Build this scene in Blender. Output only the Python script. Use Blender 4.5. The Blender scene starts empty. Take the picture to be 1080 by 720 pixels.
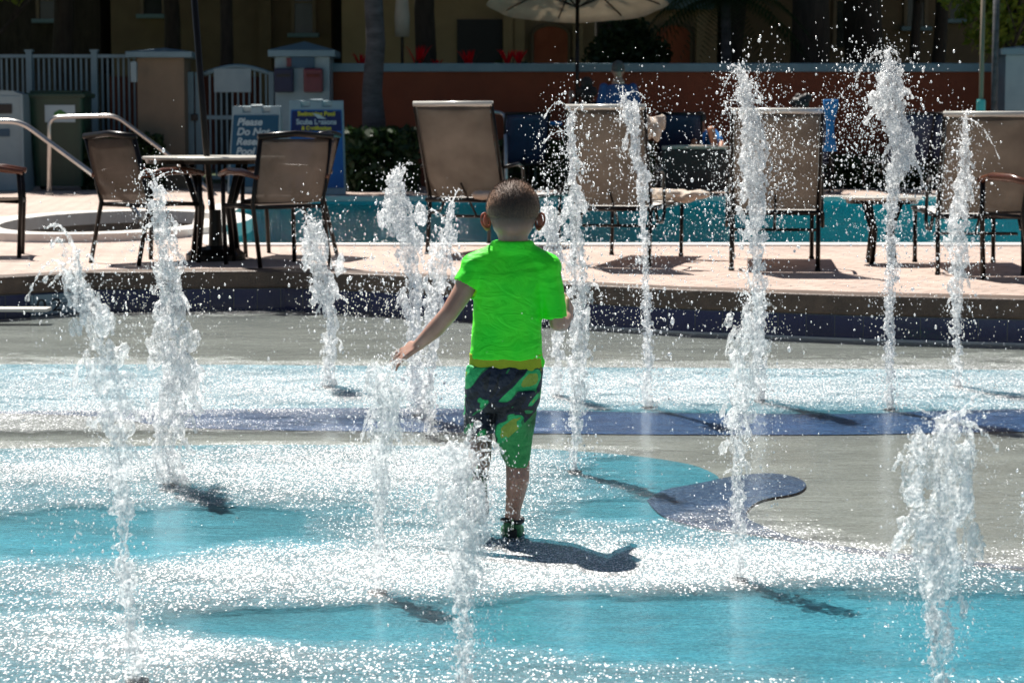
import bpy, bmesh, math, random
import numpy as np
from mathutils import Vector, Matrix, Euler
from mathutils.geometry import tessellate_polygon
R = math.radians
rnd = random.Random(7)
nrg = np.random.default_rng(11)
scene = bpy.context.scene
col = scene.collection

# ------------------------------------------------------------------ camera
FPX, CAMZ, TILT = 2300.0, 1.214, math.atan(230 / 2300)
DK = 0.26                      # pool deck level above the splash floor
cam_d = bpy.data.cameras.new('camera'); cam = bpy.data.objects.new('camera', cam_d); col.objects.link(cam)
cam.location = (0, 0, CAMZ); cam.rotation_euler = (R(90) - TILT, 0, 0)
cam_d.sensor_width = 36; cam_d.lens = FPX / 1080 * 36; cam_d.clip_start = .1; cam_d.clip_end = 3000
cam_d.dof.use_dof = True; cam_d.dof.focus_distance = 6.6; cam_d.dof.aperture_fstop = 9
scene.camera = cam
FW = Vector((0, math.cos(TILT), -math.sin(TILT))); UP = Vector((0, math.sin(TILT), math.cos(TILT)))
def ray(px, py): return FW + Vector((1, 0, 0)) * ((px - 540) / FPX) + UP * ((360 - py) / FPX)
def P(px, py, Y):
    d = ray(px, py); return Vector((0, 0, CAMZ)) + d * (Y / d.y)
def G(px, py, z=0.0):
    d = ray(px, py); return Vector((0, 0, CAMZ)) + d * ((z - CAMZ) / d.z)

# ------------------------------------------------------------------ objects
def link(o, parent=None):
    col.objects.link(o)
    if parent is not None: o.parent = parent
    return o
def tag(o, label=None, cat=None, group=None, kind=None):
    for k, v in (('label', label), ('category', cat), ('group', group), ('kind', kind)):
        if v: o[k] = v
    return o
def empty(name, loc=(0, 0, 0), rz=0.0):
    o = bpy.data.objects.new(name, None); o.empty_display_size = .1
    o.location = loc; o.rotation_euler = (0, 0, rz); col.objects.link(o); return o
def copy_tree(root, loc=None, rz=None, label=None):
    r = root.copy(); col.objects.link(r)
    if loc is not None: r.location = loc
    if rz is not None: r.rotation_euler = (0, 0, rz)
    if label: r['label'] = label
    for ch in root.children:
        c = ch.copy(); col.objects.link(c); c.parent = r
        for g in ch.children:
            d = g.copy(); col.objects.link(d); d.parent = c
    return r

class MB:
    def __init__(s): s.b = bmesh.new()
    def box(s, c, d, rot=None, bev=0.0):
        m = Matrix.Translation(c)
        if rot is not None: m = m @ (rot if isinstance(rot, Matrix) else Euler(rot).to_matrix().to_4x4())
        m = m @ Matrix.Diagonal((d[0], d[1], d[2], 1))
        r = bmesh.ops.create_cube(s.b, size=1, matrix=m)
        if bev:
            es = list({e for v in r['verts'] for e in v.link_edges})
            bmesh.ops.bevel(s.b, geom=es, offset=bev, segments=2, affect='EDGES', profile=.6)
        return s
    def tube(s, pts, rad, n=10, caps=True):
        pts = [Vector(p) for p in pts]
        if not hasattr(rad, '__len__'): rad = [rad] * len(pts)
        rings = []; prev = None
        for i, p in enumerate(pts):
            t = (pts[min(i + 1, len(pts) - 1)] - pts[max(i - 1, 0)]).normalized()
            if prev is None:
                a = Vector((0, 0, 1)) if abs(t.z) < .9 else Vector((1, 0, 0))
                u = t.cross(a).normalized()
            else:
                u = (prev - t * prev.dot(t)).normalized()
            prev = u; w = t.cross(u)
            rings.append([s.b.verts.new(p + (u * math.cos(2 * math.pi * k / n) + w * math.sin(2 * math.pi * k / n)) * rad[i]) for k in range(n)])
        for a, b in zip(rings, rings[1:]):
            for k in range(n): s.b.faces.new((a[k], a[(k + 1) % n], b[(k + 1) % n], b[k]))
        if caps: s.b.faces.new(rings[0][::-1]); s.b.faces.new(rings[-1])
        return s
    def loft(s, rings, n=28, caps=True):     # (centre, rx, ry[, power]) horizontal rings
        rr = []
        for q in rings:
            c, rx, ry = Vector(q[0]), q[1], q[2]
            pw = q[3] if len(q) > 3 else 1.0
            vs = []
            for k in range(n):
                a = 2 * math.pi * k / n; ca, sa = math.cos(a), math.sin(a)
                vs.append(s.b.verts.new(c + Vector((math.copysign(abs(ca) ** pw, ca) * rx, math.copysign(abs(sa) ** pw, sa) * ry, 0))))
            rr.append(vs)
        for a, b in zip(rr, rr[1:]):
            for k in range(n): s.b.faces.new((a[k], a[(k + 1) % n], b[(k + 1) % n], b[k]))
        if caps: s.b.faces.new(rr[0][::-1]); s.b.faces.new(rr[-1])
        return s
    def ball(s, c, r, sub=2, rot=None):
        if not hasattr(r, '__len__'): r = (r, r, r)
        m = Matrix.Translation(c)
        if rot is not None: m = m @ Euler(rot).to_matrix().to_4x4()
        bmesh.ops.create_icosphere(s.b, subdivisions=sub, radius=1, matrix=m @ Matrix.Diagonal((*r, 1)))
        return s
    def limb(s, pts, rad, step=.35):         # chain of overlapping balls, for bodies
        pts = [Vector(p) for p in pts]
        for i in range(len(pts) - 1):
            a, b = pts[i], pts[i + 1]; L = (b - a).length
            k = max(2, int(L / (min(rad[i], rad[i + 1]) * step)) + 1)
            for j in range(k + 1):
                t = j / k; s.ball(a.lerp(b, t), rad[i] * (1 - t) + rad[i + 1] * t, 2)
        return s
    def poly(s, pts, z0, z1=None):           # flat polygon or prism
        pts = [Vector((p[0], p[1], 0)) for p in pts]
        tri = tessellate_polygon([pts])
        def lay(z, flip):
            vs = [s.b.verts.new((p.x, p.y, z)) for p in pts]
            for t in tri:
                f = [vs[i] for i in t]
                n = (f[1].co - f[0].co).cross(f[2].co - f[0].co)
                if (n.z < 0) != flip: f = f[::-1]
                try: s.b.faces.new(f)
                except ValueError: pass
            return vs
        top = lay(z0 if z1 is None else z1, False)
        if z1 is not None:
            bot = lay(z0, True); n = len(pts)
            for k in range(n): s.b.faces.new((bot[k], bot[(k + 1) % n], top[(k + 1) % n], top[k]))
            bmesh.ops.recalc_face_normals(s.b, faces=s.b.faces)
        return s
    def extr(s, pts, y0, y1, tf=None):       # outline in x,z made thick along y
        v3 = [Vector((p[0], p[1], 0)) for p in pts]
        tri = tessellate_polygon([v3]); n = len(pts)
        a = [s.b.verts.new((p[0], y0, p[1])) for p in pts]; b = [s.b.verts.new((p[0], y1, p[1])) for p in pts]
        for t in tri:
            s.b.faces.new([a[i] for i in t]); s.b.faces.new([b[i] for i in t][::-1])
        for k in range(n): s.b.faces.new((a[k], a[(k + 1) % n], b[(k + 1) % n], b[k]))
        bmesh.ops.recalc_face_normals(s.b, faces=s.b.faces)
        if tf is not None: bmesh.ops.transform(s.b, matrix=tf, verts=a + b)
        return s
    def build(s, name, mat, parent=None, smooth=False, bevel=0):
        me = bpy.data.meshes.new(name); s.b.normal_update(); s.b.to_mesh(me); s.b.free()
        if mat: me.materials.append(mat)
        if smooth:
            me.polygons.foreach_set('use_smooth', [True] * len(me.polygons))
        o = bpy.data.objects.new(name, me); link(o, parent)
        if bevel:
            m = o.modifiers.new('bevel', 'BEVEL'); m.width = bevel; m.segments = 2; m.limit_method = 'ANGLE'
        return o
def fuse(mb, name, mat, voxel, parent=None, smooth_it=4, disp=None, keep=None):
    """many overlapping closed shapes become one continuous surface"""
    me = bpy.data.meshes.new('tmp'); mb.b.to_mesh(me); mb.b.free()
    o = bpy.data.objects.new('tmp', me); col.objects.link(o)
    m = o.modifiers.new('r', 'REMESH'); m.mode = 'VOXEL'; m.voxel_size = voxel; m.use_smooth_shade = True
    if smooth_it:
        m = o.modifiers.new('s', 'SMOOTH'); m.iterations = smooth_it; m.factor = .6
    for k, (size, st) in enumerate(disp or []):
        t = bpy.data.textures.new('cl', 'CLOUDS'); t.noise_scale = size; t.noise_depth = 3; t.noise_basis = 'IMPROVED_PERLIN'
        m = o.modifiers.new('d', 'DISPLACE'); m.texture = t; m.strength = st; m.mid_level = .5; m.texture_coords = 'GLOBAL'
    dg = bpy.context.evaluated_depsgraph_get()
    out = bpy.data.meshes.new_from_object(o.evaluated_get(dg)); bpy.data.objects.remove(o)
    out.materials.clear(); out.materials.append(mat); out.name = name
    out.polygons.foreach_set('use_smooth', [True] * len(out.polygons))
    return link(bpy.data.objects.new(name, out), parent)
def np_mesh(name, V, F, mat, parent=None, smooth=True):
    me = bpy.data.meshes.new(name)
    V = np.asarray(V, np.float32).reshape(-1, 3); F = np.asarray(F, np.int32); k = F.shape[1]
    me.vertices.add(len(V)); me.vertices.foreach_set('co', V.ravel())
    me.loops.add(F.size); me.loops.foreach_set('vertex_index', F.ravel())
    me.polygons.add(len(F)); me.polygons.foreach_set('loop_start', np.arange(0, F.size, k, dtype=np.int32))
    me.polygons.foreach_set('loop_total', np.full(len(F), k, np.int32))
    me.update(calc_edges=True); me.materials.append(mat)
    if smooth: me.polygons.foreach_set('use_smooth', [True] * len(F))
    return link(bpy.data.objects.new(name, me), parent)

# ------------------------------------------------------------------ materials
def newmat(name):
    m = bpy.data.materials.new(name); m.use_nodes = True; nt = m.node_tree; nt.nodes.clear()
    out = nt.nodes.new('ShaderNodeOutputMaterial'); return m, nt, out
def N(nt, t, **kw):
    n = nt.nodes.new(t)
    for k, v in kw.items():
        if k in n.inputs: n.inputs[k].default_value = v
        else: setattr(n, k, v)
    return n
def ramp(nt, fac, stops, interp='LINEAR'):
    n = nt.nodes.new('ShaderNodeValToRGB'); n.color_ramp.interpolation = interp
    els = n.color_ramp.elements
    while len(els) < len(stops): els.new(.5)
    for e, (p, c) in zip(els, stops):
        e.position = p; e.color = (*c, 1) if len(c) == 3 else c
    nt.links.new(fac, n.inputs[0]); return n.outputs[0]
def g3(v): return (v, v, v)
def coord(nt, kind='Object', scale=None):
    tc = nt.nodes.new('ShaderNodeTexCoord'); o = tc.outputs[kind]
    if scale:
        mp = nt.nodes.new('ShaderNodeMapping'); mp.inputs['Scale'].default_value = scale
        nt.links.new(o, mp.inputs[0]); o = mp.outputs[0]
    return o
def pm(name, c, rough=.6, c2=None, scale=6, bump=0, bscale=40, metal=0, spec=.5, trans=0, detail=6, sub=0, coat=0, stretch=None):
    m, nt, out = newmat(name); b = N(nt, 'ShaderNodeBsdfPrincipled'); L = nt.links.new
    b.inputs['Roughness'].default_value = rough; b.inputs['Metallic'].default_value = metal
    b.inputs['Specular IOR Level'].default_value = spec; b.inputs['Coat Weight'].default_value = coat
    co = coord(nt, 'Object', stretch)
    c2 = c2 or tuple(x * .72 for x in c)
    n = N(nt, 'ShaderNodeTexNoise', Scale=scale, Detail=detail, Roughness=.62); L(co, n.inputs['Vector'])
    cc = ramp(nt, n.outputs['Fac'], [(.3, c2), (.68, c)]); L(cc, b.inputs['Base Color'])
    if sub:
        b.inputs['Subsurface Weight'].default_value = sub; b.inputs['Subsurface Radius'].default_value = (.02, .008, .004); b.inputs['Subsurface Scale'].default_value = .6
    if bump:
        n2 = N(nt, 'ShaderNodeTexNoise', Scale=bscale, Detail=5); L(co, n2.inputs['Vector'])
        bp = N(nt, 'ShaderNodeBump', Strength=bump, Distance=.01); L(n2.outputs['Fac'], bp.inputs['Height']); L(bp.outputs[0], b.inputs['Normal'])
    if trans:
        t = N(nt, 'ShaderNodeBsdfTranslucent'); L(cc, t.inputs['Color']); mx = N(nt, 'ShaderNodeMixShader', Fac=trans)
        L(b.outputs[0], mx.inputs[1]); L(t.outputs[0], mx.inputs[2]); L(mx.outputs[0], out.inputs[0])
    else: L(b.outputs[0], out.inputs[0])
    return m
M = {}
M['coping_brown'] = pm('coping_brown', (.13, .085, .06), .5, (.06, .04, .03), 9, .5, 60)
M['concrete_pale'] = pm('concrete_pale', (.62, .6, .56), .6, (.5, .48, .44), 5, .3, 60)
M['white_paint'] = pm('white_paint', (.25, .35, .4), .45, (.19, .28, .33), 3, .1, 30)
M['blue_white'] = pm('blue_white', (.15, .25, .31), .5, (.11, .2, .25), 3, .1, 30)
M['tan_stucco'] = pm('tan_stucco', (.24, .185, .13), .9, (.18, .14, .1), 2, .5, 120)
M['building_tan'] = pm('building_tan', (.2, .145, .09), .9, (.14, .1, .065), 1.2, .5, 120)
M['building_cream'] = pm('building_cream', (.42, .31, .19), .9, (.33, .24, .15), 1.2, .5, 120)
M['terracotta'] = pm('terracotta', (.21, .055, .024), .85, (.15, .038, .018), 1.5, .5, 90)
M['maroon'] = pm('maroon', (.13, .028, .02), .85, (.09, .02, .015), 1.5, .4, 90)
M['frame'] = pm('frame', (.01, .007, .006), .3, (.006, .005, .004), 12, 0, spec=.25)
M['armrest'] = pm('armrest', (.12, .04, .02), .25, (.07, .025, .014), 12)
M['steel'] = pm('steel', (.48, .47, .46), .3, (.36, .36, .36), 8, metal=1)
M['darkglass'] = pm('darkglass', (.02, .025, .03), .1, (.03, .035, .04), 2)
M['greyglass'] = pm('greyglass', (.09, .1, .12), .15, (.06, .07, .09), 2)
M['green_bin'] = pm('green_bin', (.008, .05, .03), .4, (.005, .03, .02), 3)
M['door_orange'] = pm('door_orange', (.5, .14, .07), .8, (.4, .1, .05), 3)
M['leaf_green'] = pm('leaf_green', (.05, .22, .04), .5)
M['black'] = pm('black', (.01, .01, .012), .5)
M['navy'] = pm('navy', (.012, .018, .06), .6)
M['maroon_box'] = pm('maroon_box', (.13, .015, .03), .4)
M['sign_teal'] = pm('sign_teal', (.008, .07, .14), .4, (.006, .055, .11), 1)
M['sign_blue'] = pm('sign_blue', (.008, .12, .38), .35, (.006, .08, .3), 1)
M['sign_navy'] = pm('sign_navy', (.006, .015, .1), .35)
M['text_white'] = pm('text_white', (.38, .5, .56), .5, (.34, .46, .52))
M['text_yellow'] = pm('text_yellow', (.5, .5, .03), .5, (.45, .45, .03))
M['text_black'] = pm('text_black', (.006, .006, .01), .5)
M['table_top'] = pm('table_top', (.72, .69, .62), .25, (.6, .57, .52), 8)
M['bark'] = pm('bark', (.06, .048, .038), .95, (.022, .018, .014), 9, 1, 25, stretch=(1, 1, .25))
M['bark_grey'] = pm('bark_grey', (.09, .09, .1), .95, (.035, .035, .04), 7, 1, 22, stretch=(.6, .6, 2))
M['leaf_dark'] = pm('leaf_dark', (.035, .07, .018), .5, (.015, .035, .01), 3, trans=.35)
M['leaf_lit'] = pm('leaf_lit', (.4, .46, .06), .45, (.12, .2, .03), 3, trans=.6)  # sunlit tone of the leaves put into the colour
M['petal_red'] = pm('petal_red', (.9, .015, .03), .4, (.75, .01, .02), 8, trans=.5)
M['canvas'] = pm('canvas', (.62, .55, .46), .9, (.5, .44, .36), 4, .2, 80, trans=.3)
M['wicker'] = pm('wicker', (.045, .02, .014), .5, (.012, .008, .006), 60, .8, 90)
M['towel_beige'] = pm('towel_beige', (.6, .5, .42), .95, (.5, .42, .34), 12, .7, 60)
M['towel_blue'] = pm('towel_blue', (.02, .22, .55), .95, (.015, .15, .42), 12, .7, 60)
M['teal_plastic'] = pm('teal_plastic', (.08, .4, .4), .4)
M['grass'] = pm('grass', (.05, .08, .02), .95, (.03, .05, .015), 2, .6, 30)
M['skin'] = pm('skin', (.45, .26, .19), .5, (.38, .21, .15), 14, .08, 120, sub=.25)
M['skin_tan'] = pm('skin_tan', (.5, .2, .1), .5, (.42, .16, .08), 14, sub=.15)
M['hair_dark'] = pm('hair_dark', (.025, .018, .014), .6, (.012, .01, .008), 60, .8, 120)
M['hair_grey'] = pm('hair_grey', (.1, .09, .09), .7, (.06, .055, .05), 60, .8, 120)
M['shirt_blue'] = pm('shirt_blue', (.04, .09, .24), .9, (.03, .07, .19), 5, .3, 20)
M['shorts_khaki'] = pm('shorts_khaki', (.12, .1, .08), .9)
M['curb_white'] = pm('curb_white', (.75, .72, .68), .5, (.66, .62, .58), 6, .2, 60)
M['basin'] = pm('basin', (.2, .17, .14), .6, (.15, .13, .11), 4, .3, 50)
M['yellow_cloth'] = pm('yellow_cloth', (.42, .5, .02), .8, (.34, .42, .015), 14, .3, 60)

def sling(name, lo, hi, see):
    m, nt, out = newmat(name); L = nt.links.new
    co = coord(nt); w = N(nt, 'ShaderNodeTexWave', Scale=70, Distortion=.6, Detail=1); w.bands_direction = 'Z'; L(co, w.inputs['Vector'])
    n = N(nt, 'ShaderNodeTexNoise', Scale=5, Detail=6); L(co, n.inputs['Vector'])
    a = N(nt, 'ShaderNodeMath', operation='MULTIPLY_ADD'); L(w.outputs['Fac'], a.inputs[0]); a.inputs[1].default_value = .35; L(n.outputs['Fac'], a.inputs[2])
    c = ramp(nt, a.outputs[0], [(.3, lo), (1, hi)])
    d = N(nt, 'ShaderNodeBsdfDiffuse'); t = N(nt, 'ShaderNodeBsdfTranslucent'); L(c, d.inputs[0]); L(c, t.inputs[0])
    mx = N(nt, 'ShaderNodeMixShader', Fac=.45); L(d.outputs[0], mx.inputs[1]); L(t.outputs[0], mx.inputs[2])
    x = N(nt, 'ShaderNodeBsdfTransparent'); m3 = N(nt, 'ShaderNodeMixShader', Fac=see); L(mx.outputs[0], m3.inputs[1]); L(x.outputs[0], m3.inputs[2]); L(m3.outputs[0], out.inputs[0]); return m
M['sling'] = sling('sling', (.14, .115, .095), (.29, .245, .205), .1)
M['sling_dark'] = sling('sling_dark', (.1, .08, .065), (.2, .16, .135), .22)
def pavers():
    m, nt, out = newmat('deck_pavers'); L = nt.links.new
    co = coord(nt); mp = N(nt, 'ShaderNodeMapping'); mp.inputs['Rotation'].default_value = (0, 0, R(38)); L(co, mp.inputs[0])
    br = N(nt, 'ShaderNodeTexBrick', Scale=1.0, **{'Mortar Size': .012, 'Brick Width': .24, 'Row Height': .12, 'Bias': 0.0})
    br.inputs['Color1'].default_value = (.52, .4, .34, 1); br.inputs['Color2'].default_value = (.44, .33, .275, 1); br.inputs['Mortar'].default_value = (.3, .22, .18, 1)
    L(mp.outputs[0], br.inputs['Vector'])
    n = N(nt, 'ShaderNodeTexNoise', Scale=1.3, Detail=8, Roughness=.7); L(co, n.inputs['Vector'])
    mu = N(nt, 'ShaderNodeMix', data_type='RGBA', blend_type='MULTIPLY'); mu.inputs['Factor'].default_value = .8
    L(br.outputs['Color'], mu.inputs['A']); L(ramp(nt, n.outputs['Fac'], [(.3, g3(.72)), (.6, g3(1.08))]), mu.inputs['B'])
    b = N(nt, 'ShaderNodeBsdfPrincipled'); b.inputs['Roughness'].default_value = .7; L(mu.outputs['Result'], b.inputs['Base Color'])
    bp = N(nt, 'ShaderNodeBump', Strength=.5, Distance=.004); L(br.outputs['Fac'], bp.inputs['Height']); bp.invert = True
    L(bp.outputs[0], b.inputs['Normal']); L(b.outputs[0], out.inputs[0]); return m
M['pavers'] = pavers()
def floor_mat(name, a, b_, c, scale=220, cell=True, ve=.5):
    """small glass mosaic / pebble finish: every chip has its own tone"""
    m, nt, out = newmat(name); L = nt.links.new; co = coord(nt)
    v = N(nt, 'ShaderNodeTexVoronoi', Scale=scale); L(co, v.inputs['Vector'])
    sp = N(nt, 'ShaderNodeSeparateColor'); L(v.outputs['Color'], sp.inputs[0])
    chip = ramp(nt, sp.outputs[0], [(0, a), (.5, b_), (1, c)])
    n = N(nt, 'ShaderNodeTexNoise', Scale=2.2, Detail=9, Roughness=.7); L(coord(nt, 'Object', (.5, 1, 1)), n.inputs['Vector'])
    mu = N(nt, 'ShaderNodeMix', data_type='RGBA', blend_type='MULTIPLY'); mu.inputs['Factor'].default_value = 1
    L(chip, mu.inputs['A']); L(ramp(nt, n.outputs['Fac'], [(.3, g3(1 - ve)), (.65, g3(1.0))]), mu.inputs['B'])
    b = N(nt, 'ShaderNodeBsdfPrincipled'); b.inputs['Roughness'].default_value = .45; L(mu.outputs['Result'], b.inputs['Base Color'])
    L(b.outputs[0], out.inputs[0]); return m
M['floor_grey'] = floor_mat('floor_grey', (.25, .235, .21), (.31, .29, .265), (.4, .38, .34), 150, ve=.42)
M['floor_aqua'] = floor_mat('floor_aqua', (.015, .2, .28), (.03, .28, .37), (.08, .38, .47), 150, ve=.55)
M['floor_pale'] = floor_mat('floor_pale', (.03, .26, .38), (.08, .36, .47), (.25, .48, .56), 150, ve=.4)
M['floor_blue'] = floor_mat('floor_blue', (.006, .04, .14), (.012, .075, .24), (.09, .18, .34), 120, ve=.4)
M['floor_slate'] = floor_mat('floor_slate', (.007, .03, .085), (.015, .058, .16), (.12, .18, .28), 120, ve=.45)
def tiles(name, a, b_, size=.075):
    m, nt, out = newmat(name); L = nt.links.new; co = coord(nt)
    mp = N(nt, 'ShaderNodeMapping'); mp.inputs['Rotation'].default_value = (R(90), 0, 0); L(co, mp.inputs[0])
    br = N(nt, 'ShaderNodeTexBrick', Scale=1, offset=0.0, **{'Mortar Size': .003, 'Brick Width': size * 2, 'Row Height': size * 2})
    br.inputs['Color1'].default_value = (*a, 1); br.inputs['Color2'].default_value = (*b_, 1); br.inputs['Mortar'].default_value = (.04, .05, .08, 1)
    L(mp.outputs[0], br.inputs['Vector'])
    b = N(nt, 'ShaderNodeBsdfPrincipled'); b.inputs['Roughness'].default_value = .12; L(br.outputs['Color'], b.inputs['Base Color']); L(b.outputs[0], out.inputs[0]); return m
M['navy_tile'] = tiles('navy_tile', (.008, .012, .07), (.012, .018, .1))
M['pale_tile'] = tiles('pale_tile', (.2, .3, .36), (.24, .33, .4), .09)
M['pool_plaster'] = pm('pool_plaster', (.06, .6, .64), .6, (.03, .34, .44), 1.2, detail=8)
def splash_water():
    m, nt, out = newmat('splash_water'); L = nt.links.new; co = coord(nt, 'Object', (.6, 1.0, 1))
    at = N(nt, 'ShaderNodeAttribute'); at.attribute_name = 'agitation'; ag = at.outputs['Fac']
    n1 = N(nt, 'ShaderNodeTexNoise', Scale=70, Detail=3, Roughness=.6, Distortion=.3)
    n2 = N(nt, 'ShaderNodeTexNoise', Scale=9, Detail=3, Roughness=.5, Distortion=.6)
    n3 = N(nt, 'ShaderNodeTexNoise', Scale=5.0, Detail=8, Roughness=.72)
    for n in (n1, n2, n3): L(co, n.inputs['Vector'])
    # local agitation: smooth attribute broken up by noise
    a1 = N(nt, 'ShaderNodeMath', operation='ADD'); L(ag, a1.inputs[0]); L(n3.outputs['Fac'], a1.inputs[1])
    rg = ramp(nt, a1.outputs[0], [(.72, g3(0.0)), (1.0, g3(.55)), (1.0, g3(1))])
    mr = N(nt, 'ShaderNodeMapRange'); L(a1.outputs[0], mr.inputs[0]); mr.inputs[1].default_value = .62; mr.inputs[2].default_value = 1.1; mr.inputs[3].default_value = .03; mr.inputs[4].default_value = 1.0
    h1 = N(nt, 'ShaderNodeMath', operation='MULTIPLY'); L(n1.outputs['Fac'], h1.inputs[0]); L(mr.outputs[0], h1.inputs[1])
    b1 = N(nt, 'ShaderNodeBump', Strength=1.0, Distance=.035); L(h1.outputs[0], b1.inputs['Height'])
    b2 = N(nt, 'ShaderNodeBump', Strength=1.0, Distance=.0045); L(n2.outputs['Fac'], b2.inputs['Height']); L(b1.outputs[0], b2.inputs['Normal'])
    fr = N(nt, 'ShaderNodeFresnel', IOR=1.33); L(b2.outputs[0], fr.inputs['Normal'])
    tr = N(nt, 'ShaderNodeBsdfTransparent'); tr.inputs[0].default_value = (.9, .97, .98, 1)
    gl = N(nt, 'ShaderNodeBsdfGlossy', Roughness=.12); L(b2.outputs[0], gl.inputs['Normal'])
    mx = N(nt, 'ShaderNodeMixShader'); L(fr.outputs[0], mx.inputs[0]); L(tr.outputs[0], mx.inputs[1]); L(gl.outputs[0], mx.inputs[2])
    # white flecks: broken froth from the jets, and sun glitter painted into the colour
    df = N(nt, 'ShaderNodeBsdfDiffuse'); df.inputs[0].default_value = (.9, .92, .93, 1)
    pr = N(nt, 'ShaderNodeMapRange'); L(a1.outputs[0], pr.inputs[0]); pr.inputs[1].default_value = .52; pr.inputs[2].default_value = 1.32; pr.inputs[3].default_value = .005; pr.inputs[4].default_value = 1.0; pr.interpolation_type = 'SMOOTHSTEP'
    pw = N(nt, 'ShaderNodeMath', operation='POWER'); L(pr.outputs[0], pw.inputs[0]); pw.inputs[1].default_value = 1.25
    fl = None
    for sc, amp, rad in ((150, .42, .5), (80, .13, .32), (260, .44, .6)):
        vv = N(nt, 'ShaderNodeTexVoronoi', Scale=sc); L(coord(nt, 'Object', (1, .42, 1)), vv.inputs['Vector'])
        sp = N(nt, 'ShaderNodeSeparateColor'); L(vv.outputs['Color'], sp.inputs[0])
        th = N(nt, 'ShaderNodeMath', operation='MULTIPLY'); L(pw.outputs[0], th.inputs[0]); th.inputs[1].default_value = amp
        a = N(nt, 'ShaderNodeMath', operation='LESS_THAN'); L(sp.outputs[0], a.inputs[0]); L(th.outputs[0], a.inputs[1])
        d = N(nt, 'ShaderNodeMath', operation='LESS_THAN'); L(vv.outputs['Distance'], d.inputs[0]); d.inputs[1].default_value = rad
        k0 = N(nt, 'ShaderNodeMath', operation='MULTIPLY'); L(a.outputs[0], k0.inputs[0]); L(d.outputs[0], k0.inputs[1])
        vr = N(nt, 'ShaderNodeMapRange'); L(sp.outputs[1], vr.inputs[0]); vr.inputs[3].default_value = .25; vr.inputs[4].default_value = 1.15
        k = N(nt, 'ShaderNodeMath', operation='MULTIPLY'); L(k0.outputs[0], k.inputs[0]); L(vr.outputs[0], k.inputs[1])
        if fl is None: fl = k
        else:
            mxx = N(nt, 'ShaderNodeMath', operation='MAXIMUM'); L(fl.outputs[0], mxx.inputs[0]); L(k.outputs[0], mxx.inputs[1]); fl = mxx
    mk = N(nt, 'ShaderNodeMath', operation='MULTIPLY'); L(pw.outputs[0], mk.inputs[0]); mk.inputs[1].default_value = .22
    fm = N(nt, 'ShaderNodeMath', operation='MAXIMUM'); L(fl.outputs[0], fm.inputs[0]); L(mk.outputs[0], fm.inputs[1])
    fo = N(nt, 'ShaderNodeMath', operation='MINIMUM'); L(fm.outputs[0], fo.inputs[0]); fo.inputs[1].default_value = .95
    m2 = N(nt, 'ShaderNodeMixShader'); L(fo.outputs[0], m2.inputs[0]); L(mx.outputs[0], m2.inputs[1]); L(df.outputs[0], m2.inputs[2])
    L(m2.outputs[0], out.inputs[0]); return m
M['splash_water'] = splash_water()
def pool_water():
    m, nt, out = newmat('pool_water'); L = nt.links.new; co = coord(nt, 'Object', (.5, 1, 1))
    n1 = N(nt, 'ShaderNodeTexNoise', Scale=5, Detail=5, Roughness=.6); L(co, n1.inputs['Vector'])
    b1 = N(nt, 'ShaderNodeBump', Strength=1, Distance=.11); L(n1.outputs['Fac'], b1.inputs['Height'])
    fr = N(nt, 'ShaderNodeFresnel', IOR=1.33); L(b1.outputs[0], fr.inputs['Normal'])
    tr = N(nt, 'ShaderNodeBsdfTransparent'); tr.inputs[0].default_value = (.6, .93, .93, 1)
    gl = N(nt, 'ShaderNodeBsdfGlossy', Roughness=.05); L(b1.outputs[0], gl.inputs['Normal'])
    mx = N(nt, 'ShaderNodeMixShader'); L(fr.outputs[0], mx.inputs[0]); L(tr.outputs[0], mx.inputs[1]); L(gl.outputs[0], mx.inputs[2]); L(mx.outputs[0], out.inputs[0]); return m
M['pool_water'] = pool_water()
def froth(name, lo, hi, clear):
    """aerated water: light passes through it, white where it is full of air, clear between"""
    m, nt, out = newmat(name); L = nt.links.new; co = coord(nt, 'Object', (1, 1, .26))
    n = N(nt, 'ShaderNodeTexNoise', Scale=60, Detail=5, Roughness=.75, Distortion=.9); L(co, n.inputs['Vector'])
    n2 = N(nt, 'ShaderNodeTexNoise', Scale=140, Detail=3); L(coord(nt), n2.inputs['Vector'])
    bp = N(nt, 'ShaderNodeBump', Strength=.5, Distance=.02); L(n.outputs['Fac'], bp.inputs['Height'])
    bq = N(nt, 'ShaderNodeBump', Strength=.5, Distance=.006); L(n2.outputs['Fac'], bq.inputs['Height']); L(bp.outputs[0], bq.inputs['Normal'])
    t = N(nt, 'ShaderNodeBsdfTranslucent'); g = N(nt, 'ShaderNodeBsdfGlossy', Roughness=.33)
    for q in (t, g): q.inputs[0].default_value = (.98, .985, .99, 1)
    L(bq.outputs[0], g.inputs['Normal'])
    w = N(nt, 'ShaderNodeMixShader', Fac=.32); L(t.outputs[0], w.inputs[1]); L(g.outputs[0], w.inputs[2])
    tr = N(nt, 'ShaderNodeBsdfTransparent'); tr.inputs[0].default_value = clear
    mr = N(nt, 'ShaderNodeMapRange'); L(n.outputs['Fac'], mr.inputs[0]); mr.inputs[1].default_value = .42; mr.inputs[2].default_value = .57; mr.inputs[3].default_value = lo; mr.inputs[4].default_value = hi
    mx = N(nt, 'ShaderNodeMixShader'); L(mr.outputs[0], mx.inputs[0]); L(tr.outputs[0], mx.inputs[1]); L(w.outputs[0], mx.inputs[2]); L(mx.outputs[0], out.inputs[0]); return m
M['froth'] = froth('froth', .1, .7, (.99, .995, 1, 1))
M['froth_clear'] = froth('froth_clear', .02, .6, (.985, .995, 1, 1))
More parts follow.
